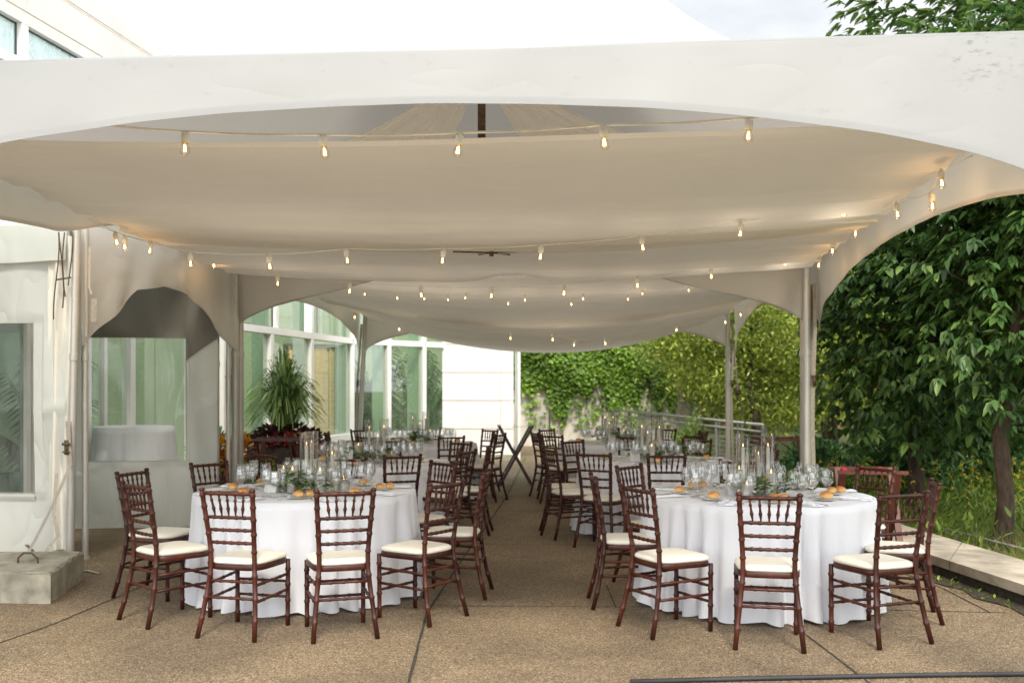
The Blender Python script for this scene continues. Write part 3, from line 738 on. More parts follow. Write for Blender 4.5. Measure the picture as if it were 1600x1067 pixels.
mb.tube([lc+Vector((-0.075,0,-0.02)), lc+Vector((-0.07,0,0.05)), lc+Vector((-0.03,0,0.085)), lc+Vector((0.03,0,0.085)), lc+Vector((0.075,0,0.04)), lc+Vector((0.08,0,-0.02))], 0.008, 8)
mb.build('steel_loop', M['rust'], t)
mb = MB(); a = lc+Vector((0.0,0.0,0.08)); b_ = Vector((-3.90,8.78,0.86))
mb.ribbon([a.lerp(b_, i/10)+Vector((0,0,-0.03*math.sin(PI*i/10))) for i in range(11)], 0.045, (0.8,0,0.45))
mb.ribbon([b_, Vector((-3.92,8.78,1.25))], 0.04)
mb.ribbon([Vector((-3.98,8.7,0.8)), Vector((-3.96,8.6,0.45)), Vector((-3.88,8.5,0.28)), Vector((-3.98,8.4,0.1)), Vector((-4.05,8.3,0.24))], 0.035)
tag(mb.build('anchor_strap', M['strap']), 'pale webbing strap slanting from the concrete block up to the pole', 'strap')
mb = MB(); p = gr(122, 893); mb.ribbon([(p.x,p.y,0.01),(p.x+0.1,p.y-0.03,0.02),(p.x+0.22,p.y-0.12,0.01)], 0.04, (0.2,0.9,0))
tag(mb.build('strap_end', M['strap']), 'loose pale strap end lying on the paving beside the concrete block', 'strap')

# guy strap by far pole
mb = MB(); a = at(1147,540,17.0); b_ = at(1166,668,18.0); c = at(1152,610,17.4)
mb.tube([a, c, b_], 0.012, 6); mb.box(c, (0.06,0.05,0.16), 0.2, mi=1)
tag(mb.build('guy_strap', [M['strap'], M['rust']]), 'guy strap with ratchet tying the far tent pole to the metal railing', 'strap')

# ------------------------------------------------------------------ building
bd = tag(empty('glass_building'), 'white panelled building with tall green tinted glass facade behind the tents', 'building')
UP = lambda D: Vector((-6.31+0.15*D, D))     # upper facade line
def vwall(mb, p, q, z0, z1, mi=None): mb.add([(p.x,p.y,z0),(q.x,q.y,z0),(q.x,q.y,z1),(p.x,p.y,z1)], [(0,1,2,3)], mi)
def bar(mb, p, q, z, w, h, off=0.0, mi=None):   # horizontal bar along p-q
    d = (q-p); L = d.length; n = Vector((d.y,-d.x)).normalized(); c = (p+q)/2+n*off
    mb.box((c.x,c.y,z), (L,w,h), math.atan2(d.y,d.x), mi)
def post(mb, p, z0, z1, w, dpt, ang, mi=None): mb.box((p.x,p.y,(z0+z1)/2), (w,dpt,z1-z0), ang, mi)
ang = math.atan2(1, 0.15)
Ds = [5.4,7.6,9.78,11.95,14.1,16.2,18.3,19.5]
# upper storey
mb = MB(); a, b_ = UP(5.0), UP(19.5)
bar(mb, a, b_, 5.42, 0.13, 0.37); bar(mb, a, b_, 5.70, 0.13, 0.16); bar(mb, a, b_, 5.17, 0.14, 0.12)
mb.build('parapet', M['parapet'], bd, smooth=False)
mb = MB()
bar(mb, a, b_, 5.60, 0.136, 0.020, 0.0); bar(mb, a, b_, 5.245, 0.146, 0.014, 0.0)
for D in Ds[:-1]: post(mb, UP(D+0.0)+Vector((0.055,0)), 5.24, 5.78, 0.014, 0.03, ang)
mb.build('panel_seam', M['seam'], bd, smooth=False)
for k in range(len(Ds)-1):
    p, q = UP(Ds[k]), UP(Ds[k+1])
    for (z0, z1) in ((3.45,4.66),(4.78,5.11)) if k < 4 else ((2.52,5.11),):
        mb = MB(); vwall(mb, p, q, z0, z1)
        f = mb.build('window', M['skypane'] if k < 4 else M['pane'], bd, smooth=False)
        mb = MB(); i_ = Vector((0.02,0)); 
        bar(mb, p, q, z1-0.004, 0.02, 0.025, -0.004); bar(mb, p, q, z0+0.004, 0.02, 0.02, -0.004); post(mb, p.lerp(q,0.972), z0, z1, 0.02, 0.02, ang)
        mb.build('window_seal', M['seal'], f, smooth=False)
mb = MB()
bar(mb, UP(5.0), UP(14.1), 4.72, 0.10, 0.10); bar(mb, UP(5.0), UP(14.1), 3.36, 0.12, 0.20)
for D in Ds: post(mb, UP(D), 3.2 if D < 14.2 else 2.4, 5.12, 0.10, 0.13, ang)
mb.build('window_frame', M['whiteframe'], bd, smooth=False)
# lower glazed line
LO = lambda D: Vector((-4.03+0.2*(D-15.2), D))
low = [LO(14.36), LO(15.9), LO(17.5), LO(19.5), Vector((-2.53,20.18)), Vector((-1.88,20.9)), Vector((-1.5,21.3))]
mbf = MB()
for k in range(len(low)-1):
    p, q = low[k], low[k+1]
    mb = MB(); vwall(mb, p, q, 0.66, 2.42); mb.build('window', M['pane'], bd, smooth=False)
    mb = MB(); vwall(mb, p+Vector((0.012,0)), q+Vector((0.012,0)), 2.52, 5.1)
    if k >= 2: mb.build('window', M['pane'], bd, smooth=False)
    bar(mbf, p, q, 2.46, 0.14, 0.11); bar(mbf, p, q, 0.60, 0.18, 0.12)
    aa = math.atan2((q-p).y, (q-p).x)
    post(mbf, p, 0.5, 5.2 if k >= 2 else 2.42, 0.10, 0.14, aa)
mbf.build('window_frame', M['whiteframe'], bd, smooth=False)
mb = MB()
for k in range(len(low)-1):
    vwall(mb, low[k]+Vector((-.03,0)), low[k+1]+Vector((-.03,0)), 0, 0.54)
mb.build('plinth', M['whitepanel'], bd, smooth=False)
# fins inside each mullion
for k in range(0, len(low)-1):
    p = low[k]; mb = MB()
    post(mb, p+Vector((-0.20,0.22)), 0.3, 5.0, 0.36, 0.05, math.radians(140)); mb.build('glass_fin', M['fin'], bd, smooth=False)
# recessed entrance front behind the walkway tent
RE = lambda D: Vector((-6.9+0.15*D+0.0, D))
mbf = MB()
for k, (d0, d1) in enumerate(((7.0,8.6),(8.6,10.2),(10.2,11.9),(11.9,12.9),(12.9,14.4))):
    p, q = RE(d0), RE(d1)
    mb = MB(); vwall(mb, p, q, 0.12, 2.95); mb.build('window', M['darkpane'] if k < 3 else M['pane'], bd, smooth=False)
    post(mbf, p, 0, 3.0, 0.12, 0.12, ang)
    bar(mbf, p, q, 3.05, 0.14, 0.14); bar(mbf, p, q, 0.07, 0.14, 0.12)
for D in (7.8,8.2,9.1,9.4,9.8,12.3,11.2,10.8): post(mbf, RE(D), 0.1, 3.0, 0.07, 0.08, ang)
mbf.build('window_frame', M['whiteframe'], bd, smooth=False)
mb = MB(); p, q = RE(14.4), low[0]; vwall(mb, p, q, 0, 3.2); mb.build('white_wall', M['whitepanel'], bd, smooth=False)
mb = MB(); a0, a1, a2, a3 = UP(5.0), UP(14.4), RE(14.4), RE(5.0)
mb.add([(a0.x,a0.y,3.24),(a1.x,a1.y,3.24),(a2.x,a2.y,3.24),(a3.x,a3.y,3.24)], [(0,1,2,3)]); mb.build('soffit', M['whitepanel'], bd, smooth=False)
# white panel wall
mb = MB(); mb.box((-0.73,21.45,2.97), (1.52,0.30,5.7)); mb.box((-0.73,21.42,0.06), (1.56,0.34,0.12), mi=1)
mb.box((0.10,23.4,2.97), (0.06,3.6,5.7))
mb.build('white_wall', [M['whitepanel'], M['concrete']], bd, smooth=False)
mb = MB()
for z in (0.68, 1.285, 1.885, 2.49, 3.1): mb.box((-0.73,21.297,z), (1.52,0.012,0.016))
mb.box((-0.24,21.296,2.9), (0.014,0.012,5.5))
mb.build('panel_seam', M['seam'], bd, smooth=False)
mb = MB(); vwall(mb, Vector((0.14,21.35)), Vector((0.2,24.9)), 0.1, 3.6); f = mb.build('window', M['pane'], bd, smooth=False)
mb = MB(); 
for y in (21.35,22.5,24.9): post(mb, Vector((0.15,y)), 0, 3.7, 0.06, 0.08, 0)
mb.box((0.16,23.1,3.72),(0.07,3.6,0.08))
mb.build('window_frame', M['whiteframe'], bd, smooth=False)
# roof + interior
mb = MB(); mb.add([(-14,5,0.02),(-5.9,5,0.02),(-4.75,14.3,0.02),(-4.2,14.4,0.02),(-3.2,19.5,0.02),(-1.6,21.2,0.02),(-1.6,26,0.02),(-14,26,0.02)], [(0,1,2,3,4,5,6,7)])
mb.build('interior_floor', M['infloor'], bd, smooth=False)
mb = MB(); vwall(mb, Vector((-8.0,5)), Vector((-6.6,20)), 0, 5.7); vwall(mb, Vector((-6.6,20)), Vector((-4.6,22.6)), 0, 5.7); vwall(mb, Vector((-4.6,22.6)), Vector((-1.5,25.5)), 0, 5.7)
mb.build('interior_wall', M['inwall'], bd, smooth=False)
dd = at(486,606,21.0)
t_ = MB(); t_.box((dd.x,21.0,1.22), (0.98,0.06,2.30), 0.25); door = t_.build('door', M['golddoor'], bd, smooth=False)
t_ = MB()
for s in (-1,1): t_.box((dd.x+s*0.53*math.cos(.25),21.0+s*0.53*math.sin(.25),1.22), (0.09,0.10,2.42), 0.25)
t_.box((dd.x,21.0,2.42), (1.15,0.10,0.10), 0.25)
t_.build('door_frame', M['doorframe'], door, smooth=False)
# door handle and notice on the entrance door
mb = MB(); p = at(126, 598, RE(11.0).y+0.4)
bx_ = Vector((-4.86,11.6))
pp = at(127,598,11.9); 
mb.box((pp.x,pp.y,pp.z), (0.12,0.01,0.30), 0.1, mi=0)
for z in (0.152,-0.152): mb.box((pp.x,pp.y-0.008,pp.z+z), (0.06,0.006,0.03), 0.1, mi=1)
for k in range(3): mb.box((pp.x-0.005,pp.y-0.008,pp.z+0.02-0.03*k), (0.05,0.004,0.008), 0.1, mi=2)
tag(mb.build('paper_notice', [M['card'], M['bluetape'], M['ink']], smooth=False), 'white paper notice stuck with blue tape on the entrance door', 'notice')

# indoor palms
def palm(c, h, n, L, mat, label, seed, cat='plant', name='indoor_palm'):
    r = random.Random(seed); P=[];D=[];U=[];LL=[]
    t = tag(empty(name, (c[0],c[1],0)), label, cat)
    mb = MB()
    for k in range(n):
        a = r.uniform(0,6.28); z0 = r.uniform(0.25,1.0)*h; lean = r.uniform(0.15,0.6)
        tip = Vector((math.cos(a)*L*lean*1.6, math.sin(a)*L*lean*1.6, z0+L*0.3)); base = Vector((math.cos(a)*0.06, math.sin(a)*0.06, z0*0.5))
        for j in range(14):
            s = 0.25+0.75*j/13; p = base.lerp(tip, s); p.z -= 0.5*L*(s**2)*lean
            for sg in (-1,1):
                d = Vector((math.cos(a+sg*1.0), math.sin(a+sg*1.0), -0.5+r.uniform(-.2,.2)))
                P.append(p); D.append(d); U.append((0.1,0.1,1)); LL.append(L*0.42*(1-0.4*s))
        mb.tube([base, base.lerp(tip,0.5)-Vector((0,0,0.12*L*lean)), tip-Vector((0,0,0.5*L*lean))], 0.008, 4)
    mb.tube([(0,0,0),(0,0,h*0.6)], 0.04, 8); mb.build('stem', M['bark'], t)
    V,Q = leaves(np.array([list(p) for p in P]), np.array([list(d) for d in D]), np.array(U), np.array(LL), np.array(LL)*0.16)
    np_obj('frond', V, Q, mat, t)
    return t
palm((-3.05,21.9), 2.4, 30, 1.0, M['leafP'], 'dark palm inside the glass facade right of the leaning pole', 1)
palm((-2.15,22.6), 2.3, 26, 0.9, M['leafP'], 'dark palm inside the glass facade nearest the white wall', 2)
palm((-3.75,22.5), 1.9, 16, 0.8, M['leafP'], 'low dark palm inside beside the golden door', 3)
for k,(x,y,lab) in enumerate(((-5.9,12.6,'dark leafy plant inside the entrance behind the walkway tent'),(-6.3,9.6,'dark leafy plant inside the glass nearest the camera'))):
    palm((x,y), 1.9, 24, 0.8, M['leafP'], lab, 9+k)

# cocktail table behind the vinyl window
def covered_table(R, ztop, c, label, zfoot=0.015, folds=24, flare=0.05, amp=0.028, seed=0, cat='table', group=None, creases=True, seg=224):
    rr = random.Random(seed); ph = [rr.uniform(0,6.28) for _ in range(6)]; fq = [folds, int(folds*0.61), int(folds*1.57), 7]
    mb = MB(); vs=[]; rows=[]
    def fold(a, w):
        q = folds*a+ph[0]+2.4*math.sin(3*a+ph[1])+1.5*math.sin(5*a+ph[2])
        v = (0.5-0.5*math.cos(q))**2.2; v2 = 0.5-0.5*math.cos(folds*0.43*a+ph[3]+1.7*math.sin(2*a))
        return -amp*(w**0.7)*(v*(0.55+0.45*math.sin(7*a+ph[4]))+0.25*v2)+amp*0.10*w
    prof = [(0.0,0.0),(0.3,0.0),(0.6,0.0),(0.85,0.0),(0.96,0.0)]
    for f_, _ in prof: rows.append([(R*f_*math.cos(2*PI*k/seg), R*f_*math.sin(2*PI*k/seg), ztop+0.0012*math.sin(9*k/seg*6.28+f_*9)) for k in range(seg)])
    nz = 16
    for j in range(nz+1):
        w = j/nz; z = ztop-0.010*(1 if j==0 else 1) - (ztop-0.010-zfoot)*w if j else ztop-0.003
        row = []
        for k in range(seg):
            a = 2*PI*k/seg
            r = R*(0.995 if j == 0 else 1.004)+flare*w**1.2+fold(a, w)
            zz = z + (0.010*math.sin(folds*a*0.5+ph[3]) if j == nz else 0)
            row.append((r*math.cos(a), r*math.sin(a), max(0.006, zz)))
        rows.append(row)
    for r_ in rows: vs += r_
    n = len(rows)
    mb.add(vs, [(i*seg+k, i*seg+(k+1)%seg, (i+1)*seg+(k+1)%seg, (i+1)*seg+k)[::-1] for i in range(n-1) for k in range(seg)])
    o = mb.build('covered_table', M['cloth']); o.location = (c[0], c[1], 0)
    return tag(o, label, cat, group)
covered_table(0.46, 1.09, (-4.50,11.85), 'tall round cocktail table under white cloth seen through the walkway tent window', folds=13, amp=0.06, flare=0.13, seed=40)

# ------------------------------------------------------------------ vine wall, railing
wl = [(0.0,26.6),(1.6,26.4),(3.0,26.5),(4.2,26.9),(5.2,27.6)]; wh = [3.2,2.95,2.5,1.9,1.2]
mb = MB(); K = 40
def wp(t): 
    p = lerp_pl(wl, t); s = t*4; i = min(int(s),3); return p, wh[i]+(wh[i+1]-wh[i])*(s-i)
for i in range(K):
    (a, ha), (b_, hb) = wp(i/K), wp((i+1)/K)
    mb.add([(a.x,a.y,-.2),(b_.x,b_.y,-.2),(b_.x,b_.y,hb),(a.x,a.y,ha),(a.x,a.y+.3,ha),(b_.x,b_.y+.3,hb),(b_.x,b_.y+.3,-.2),(a.x,a.y+.3,-.2)], [(0,1,2,3),(3,2,5,4),(4,5,6,7)])
tw_ = mb.build('retaining_wall', simple('pale_concrete', (0.52,0.48,0.41), 0.9, var=0.35, nscale=2.2, bmp=0.4), smooth=False)
tag(tw_, 'pale stained concrete retaining wall half hidden by ivy at the back', 'wall')
mb = MB()
for x in (1.0,2.4,3.7): mb.box((x,26.37,1.2), (0.02,0.02,2.4))
mb.build('wall_joint', M['joint'], tw_, smooth=False)
n = 30000
t = rng.uniform(0, 0.80, n); P = np.zeros((n,3)); 
for i in range(n):
    p, h = wp(t[i]); 
    low_ = 1.30+0.30*math.sin(t[i]*23)+0.25*math.sin(t[i]*51+1)
    z = low_+(h+0.9-low_)*(random.random()**0.75) if random.random() < 0.985 else random.uniform(0.5, low_+.3)
    bul = 0.12+0.35*max(0,min(1,(z-1.3)))*(0.6+0.4*math.sin(p.x*3+z*2))
    P[i] = (p.x+random.uniform(-.05,.05), p.y-random.uniform(0.02,bul)-0.02+0.0, z)
Dv = np.stack([rng.uniform(-.7,.7,n), rng.uniform(-.7,-.1,n), rng.uniform(-1,-.1,n)],1); Uv = np.stack([rng.uniform(-.4,.4,n), rng.uniform(-1,-.4,n), rng.uniform(.3,1.2,n)],1)
V,Q = leaves(P, Dv, Uv, rng.uniform(.065,.13,n), rng.uniform(.06,.12,n), 0.12)
iv = tag(empty('ivy', (0,0,0)), 'bright green ivy hanging over the top of the retaining wall', 'climbing plant')
np_obj('foliage', V, Q, M['leafV'], iv)
mb = MB()
for k in range(26):
    p, h = wp(random.uniform(0.02,0.95)); x = p.x; pts=[]
    z = h-0.1
    while z > random.uniform(0.1,1.2):
        pts.append((x, wp(min(.99,max(0,(x)/8)))[0].y-0.03 if False else p.y-0.035, z)); z -= 0.2; x += random.uniform(-.12,.12)
    if len(pts) > 2: mb.tube(pts, 0.009, 4)
mb.build('stem', M['vine_stem'], iv)

# metal railing of a ramp
rl = tag(empty('metal_railing'), 'galvanised metal railing with thin horizontal cables along the ramp', 'railing')
ra, rb = at(960,640,25.5), at(1192,664,18.6)
g0 = lambda p: Vector((p.x,p.y,p.z-0.95))
mb = MB(); mb.tube([ra, rb, rb+Vector((0.03,0,-0.95))], 0.030, 8)
off = Vector((0,0,-0.13)); mb.tube([ra+off, rb+off], 0.022, 8); mb.build('handrail', M['galv'], rl)
for k in range(9):
    p = ra.lerp(rb, k/8); mb = MB()
    mb.box((p.x,p.y,p.z-0.49), (0.05,0.03,0.98), 0.3); mb.box((p.x+.06,p.y,p.z-0.49), (0.015,0.03,0.9), 0.3); mb.build('post', M['galv'], rl, smooth=False)
mb = MB()
for j in range(8):
    o_ = Vector((0,0,-0.22-0.09*j)); mb.tube([ra+o_, rb+o_], 0.0045, 4)
mb.build('cable', M['galv'], rl)
# low wire fence in the garden
gf = tag(empty('garden_fence'), 'low thin metal rail fence in the meadow behind the curb wall', 'fence')
fa, fb, fc = at(1400,808,11.2), at(1476,826,10.2), at(1640,868,8.6)
mb = MB(); mb.tube([fa, fb, fc], 0.014, 6); mb.build('rail', M['galv'], gf)
for p in (fa, fb.lerp(fc,0.12), fb.lerp(fc,0.62), fc):
    mb = MB(); mb.box((p.x,p.y,(p.z-0.16)/2-0.0), (0.03,0.03,p.z+0.16)); mb.build('post', M['galv'], gf, smooth=False)

# ------------------------------------------------------------------ trees
def limb_path(a, b_, r, n=7, wob=0.12):
    a, b_ = Vector(a), Vector(b_); P = []
    for i in range(n+1):
        s = i/n; p = a.lerp(b_, s); L = (b_-a).length
        p += Vector((r.uniform(-1,1), r.uniform(-1,1), 0.3*r.uniform(-1,1)))*wob*L*0.25*math.sin(PI*s)
        p.z += 0.08*L*math.sin(PI*s); P.append(p)
    return P
def tree(name, label, base, trunk_h, trunk_r, cc, cr, nclump, per, L, W, mat, seed, group=None, whorl=False, spread=0.32, fill=None, cat='tree', shell=0.55, lift=0.0, keep=None):
    r = random.Random(seed); g = np.random.default_rng(seed)
    t = tag(empty(name, base), label, cat, group)
    base = Vector(base); cc = Vector(cc)-base
    mb = MB(); top = Vector((cc.x*0.6, cc.y*0.6, cc.z+cr[2]*0.35))
    tp = limb_path((0,0,-0.15), top, r, 9, 0.10)
    mb.tube(tp, [trunk_r*(1.25 if i == 0 else 1)*(1-0.75*i/9) for i in range(10)], 10)
    # clump centres
    C = []
    while len(C) < nclump:
        d = norm(g.normal(size=3)); rad = shell+(1-shell)*g.random()**0.6
        irregular = 0.86+0.22*math.sin(3.1*d[0]+seed)*math.cos(2.7*d[2]+seed*2)+0.10*math.sin(7*d[1]+5*d[0])
        p = np.array(cc)+d*rad*np.array(cr)*irregular
        if p[2] < 0.35+lift: continue
        if keep is not None and not keep(p+np.array(base)): continue
        C.append(p)
    C = np.array(C)
    for k in range(min(26, nclump//3)):
        e = Vector(C[r.randrange(len(C))]); s = tp[min(9, max(2, int(2+7*max(0, min(1, (e.z-0.4)/(top.z+0.01)))*0.8)))]
        mb.tube(limb_path(s, e, r, 6, 0.3), [trunk_r*0.42*(1-0.85*i/6) for i in range(7)], 6)
    mb.build('trunk', M['bark'], t)
    if whorl:   # twigs ending in fans of leaflets
        N = nclump*per; idx = np.repeat(np.arange(nclump), per)
        S = C[idx]+g.normal(size=(N,3))*spread*np.array([1,1,0.75])
        out = norm(S-np.array(cc)*np.array([1,1,0.8])); out[:,2] = out[:,2]*0.4-0.05; out = norm(out+g.normal(size=(N,3))*0.45)
        PP=[];DD=[];UU=[];LL=[];WW=[]
        side = norm(np.cross(out, np.array([0,0,1.0])))
        up = np.cross(side, out)
        for j, angj in enumerate((-1.35,-0.8,-0.3,0.2,0.75,1.3)):
            d = out*math.cos(angj)+side*math.sin(angj)+up*0.0
            d[:,2] -= 0.35+0.25*g.random(N)
            PP.append(S+g.normal(size=(N,3))*0.012); DD.append(d); u_ = up.copy(); u_[:,2] += 0.8; u_ += g.normal(size=(N,3))*0.25
            UU.append(u_); l_ = L*g.uniform(0.45,1.3,N)*(1.1-0.18*abs(angj)); LL.append(l_); WW.append(l_*(W/L)*g.uniform(.85,1.15,N))
        P, D, U, LL, WW = map(np.concatenate, (PP,DD,UU,LL,WW))
    else:
        N = nclump*per; idx = np.repeat(np.arange(nclump), per)
        P = C[idx]+g.normal(size=(N,3))*spread*np.array([1.15,1.15,0.7])
        D = g.normal(size=(N,3)); D[:,2] -= 0.4
        U = g.normal(size=(N,3))*0.5; U[:,2] += 0.9
        LL = L*g.uniform(.6,1.3,N); WW = W*g.uniform(.6,1.3,N)
    if keep is not None:
        kk = np.array([keep(p+np.array(base)) for p in P]); P, D, U, LL, WW = P[kk], D[kk], U[kk], LL[kk], WW[kk]
    V, Q = leaves(P, D, U, LL, WW, 0.2)
    np_obj('crown', V, Q, mat, t)
    return t
def off_tent(p, m_=0.18):   # stay outside the tent's garden side
    xr = 2.75+0.084*(p[1]-4.49)
    return p[0] > xr+m_+0.05
tree('broadleaf_tree', 'large dark green broadleaf tree rooted behind the curb wall, nearest the camera', (4.75,9.7,-0.1), 2.2, 0.088,
     (5.35,9.7,3.55), (2.0,1.9,2.7), 165, 34, 0.145, 0.056, M['leafA'], 5, 'broadleaf trees behind the curb wall', whorl=True, spread=0.30, keep=lambda p: off_tent(p, 0.3) and (p[2] > 0.72+0.18*abs(p[0]-4.3)), shell=0.35)
tree('broadleaf_tree', 'dark green broadleaf tree just behind the nearest one, beside the thick garden side pole', (4.95,12.2,-0.1), 2.2, 0.11,
     (5.2,12.4,3.2), (1.75,1.8,3.0), 150, 30, 0.145, 0.056, M['leafA'], 6, 'broadleaf trees behind the curb wall', whorl=True, spread=0.30, keep=lambda p: off_tent(p, 0.35) and p[2] > 0.7, shell=0.35)
tree('broadleaf_tree', 'taller sunlit broadleaf tree rising above the canopy at the upper corner', (7.6,12.6,-0.1), 3, 0.16,
     (6.9,12.4,6.2), (2.7,2.2,2.3), 120, 20, 0.19, 0.066, M['leafTop'], 8, 'broadleaf trees behind the curb wall', whorl=True, spread=0.38, shell=0.3)
tree('broadleaf_tree', 'broadleaf tree deep in the garden behind the dark trunks', (8.4,15.5,-0.1), 3, 0.14,
     (8.0,15.5,3.0), (3.0,2.0,3.2), 120, 16, 0.20, 0.08, M['leafA'], 9, 'broadleaf trees behind the curb wall', whorl=True, spread=0.4, shell=0.3)
bg = [
 # label, base, cc, cr, nclump, per, L, W, mat
 ('forked locust tree with airy yellow green crown behind the railing end', (5.3,21.5), (5.0,22,3.0), (2.6,2.0,2.3), 60, 120, .13,.06,'leafB'),
 ('tall yellow green locust tree above the thick garden side pole', (7.6,23.5), (7.2,24,5.0), (3.0,2.4,3.4), 70, 110, .14,.065,'leafB'),
 ('olive green tree with reddish leaves overhanging the end of the ivy wall', (4.3,29.5), (3.9,28.6,3.6), (2.9,1.5,1.9), 70, 110, .15,.06,'leafC'),
 ('yellow green tree behind the ivy wall at its left end', (0.9,32), (1.2,32,4.8), (3.0,2.0,3.0), 60, 90, .17,.08,'leafB'),
 ('olive green tree behind the middle of the ivy wall', (5.0,34), (5.5,34,4.5), (3.6,2.2,3.8), 70, 100, .18,.08,'leafC'),
 ('dense green tree in the background right of the far pole', (9.5,30), (9.0,30,4.2), (3.6,2.6,4.2), 80, 110, .17,.08,'leafB'),
 ('low spreading yellow green tree between the ivy wall and the leaning railing', (6.4,27), (6.2,26.5,2.2), (2.2,1.3,1.8), 60, 110, .13,.06,'leafB'),
 ('low yellow green tree behind the thick garden side pole', (8.6,21.5), (8.2,21.5,2.4), (2.4,1.5,2.0), 60, 120, .13,.06,'leafB'),
 ('dark green tree in the far background behind the near trunks', (14,28), (13.5,28,3.6), (4.0,3.0,3.8), 80, 100, .18,.09,'leafD'),
 ('green tree in the far background at the garden edge', (19,30), (19,30,3.4), (4.5,3.0,3.6), 80, 90, .20,.10,'leafC'),
]
for i, (lab, b0, cc, cr, nc, per, L, W, mt) in enumerate(bg):
    tree('locust_tree' if mt == 'leafB' else 'background_tree', lab, (b0[0],b0[1],-0.1), 2, 0.12, cc, cr, int(nc*1.15), int(per*1.9), L*0.78, W*0.90, M[mt], 20+i, None, spread=0.34, shell=0.25)
# trees on the camera's side, reflected in the facade
for i, (x, y) in enumerate(((12,-4),(14,3),(16,-12),(9,-14))):
    pass
# shrubs
def shrub(label, c, rad, n, mat, seed, L=0.09, W=0.045, name='garden_shrub', group=None):
    g = np.random.default_rng(seed); d = norm(g.normal(size=(n,3))); d[:,2] = abs(d[:,2])
    rr = (0.45+0.55*g.random(n))[:,None]
    lump = (0.8+0.25*np.sin(5*d[:,0]+seed)*np.cos(4*d[:,1]))[:,None]
    P = d*rr*lump*np.array(rad); D = d+g.normal(size=(n,3))*0.6; U = d*0.5+np.array([0,0,.8])+g.normal(size=(n,3))*.3
    V, Q = leaves(P, D, U, L*g.uniform(.6,1.3,n), W*g.uniform(.7,1.3,n), 0.2)
    t = tag(empty(name, c), label, 'shrub', group); np_obj('foliage', V, Q, mat, t)
    mb = MB(); r = random.Random(seed)
    for k in range(7):
        a = r.uniform(0,6.28); mb.tube([(0,0,0),(math.cos(a)*rad[0]*.3,math.sin(a)*rad[1]*.3,rad[2]*.5),(math.cos(a)*rad[0]*.7,math.sin(a)*rad[1]*.7,rad[2]*.8)], [0.012,0.009,0.004], 5)
    mb.build('stem', M['bark'], t); return t
shrub('pale yellow green shrub growing through the metal railing', (3.75,20.9,-0.1), (0.65,0.5,1.15), 2600, M['leafY'], 51)
shrub('small pale shrub at the base of the railing, left of the first', (2.75,22.6,-0.1), (0.5,0.4,0.9), 1600, M['leafY'], 52)
shrub('dark green bush below the railing end', (5.4,17.5,-0.15), (1.1,0.9,1.0), 4200, M['leafD'], 53, .11,.06)
shrub('wide dark green bush between the thick pole and the tray stand', (5.9,15.0,-0.15), (1.2,1.0,1.45), 5200, M['leafD'], 54, .11,.06)
shrub('deep green bush behind the trees at the meadow edge', (8.2,18.0,-0.15), (2.4,1.2,1.9), 6500, M['leafD'], 55, .14,.08)
shrub('bright green bush at the far end of the curb wall', (4.7,14.0,-0.15), (0.7,0.6,0.75), 2600, M['weed'], 56, .09,.045)
# far wood
n = 26000
P = np.stack([rng.uniform(-6,46,n), rng.uniform(36,50,n), np.zeros(n)],1)
P[:,2] = rng.random(n)**0.8*(5.0+1.2*np.sin(P[:,0]*0.5)+0.8*np.sin(P[:,0]*1.3+1))
V,Q = leaves(P, rng.normal(size=(n,3)), rng.normal(size=(n,3))+np.array([0,0,.6]), rng.uniform(.3,.6,n), rng.uniform(.2,.36,n))
tag(np_obj('far_wood', V, Q, M['leafC']), 'distant green wood closing the view behind the garden', 'wood', kind='stuff')
n = 16000
P = np.stack([rng.uniform(6,26,n), rng.uniform(-26,6,n), np.zeros(n)],1); P[:,0] += 6
P[:,2] = rng.random(n)*(4.5+1.2*np.sin(P[:,1]*0.6))
V,Q = leaves(P, rng.normal(size=(n,3)), rng.normal(size=(n,3))+np.array([0,0,.6]), rng.uniform(.4,.8,n), rng.uniform(.3,.5,n))
tag(np_obj('garden_wood', V, Q, M['leafC']), 'wood on the garden side mirrored in the glass facade', 'wood', kind='stuff')
# meadow of weeds and yellow flowers
n = 12000
P = np.stack([rng.uniform(3.95,10,n), rng.uniform(6.4,17,n), np.full(n,-0.12)],1); P = P[P[:,0] > 4.15-0.02*P[:,1]+np.maximum(0,(9-P[:,1]))*0.10]; n = len(P)
hgt = 0.15+0.42*rng.random(n)*(0.5+0.5*np.sin(P[:,0]*3+P[:,1]*2)); P[:,2] += rng.random(n)*hgt
Dm = rng.normal(size=(n,3))*0.7; Dm[:,2] = abs(Dm[:,2])+0.3
V,Q = leaves(P, Dm, rng.normal(size=(n,3)), rng.uniform(.06,.16,n), rng.uniform(.02,.045,n))
tag(np_obj('meadow_plants', V, Q, M['weed']), 'knee high green meadow plants behind the curb wall', 'meadow', kind='stuff')
n = 260
P = np.stack([rng.uniform(4.5,8.5,n), rng.uniform(9.5,15,n), rng.uniform(.25,.62,n)],1)
V,Q = leaves(np.repeat(P,5,0)+rng.normal(size=(n*5,3))*0.012, rng.normal(size=(n*5,3)), rng.normal(size=(n*5,3)), .032, .02)
tag(np_obj('yellow_flowers', V, Q, M['yellow']), 'small yellow flowers dotted over the meadow plants', 'flowers', kind='stuff')
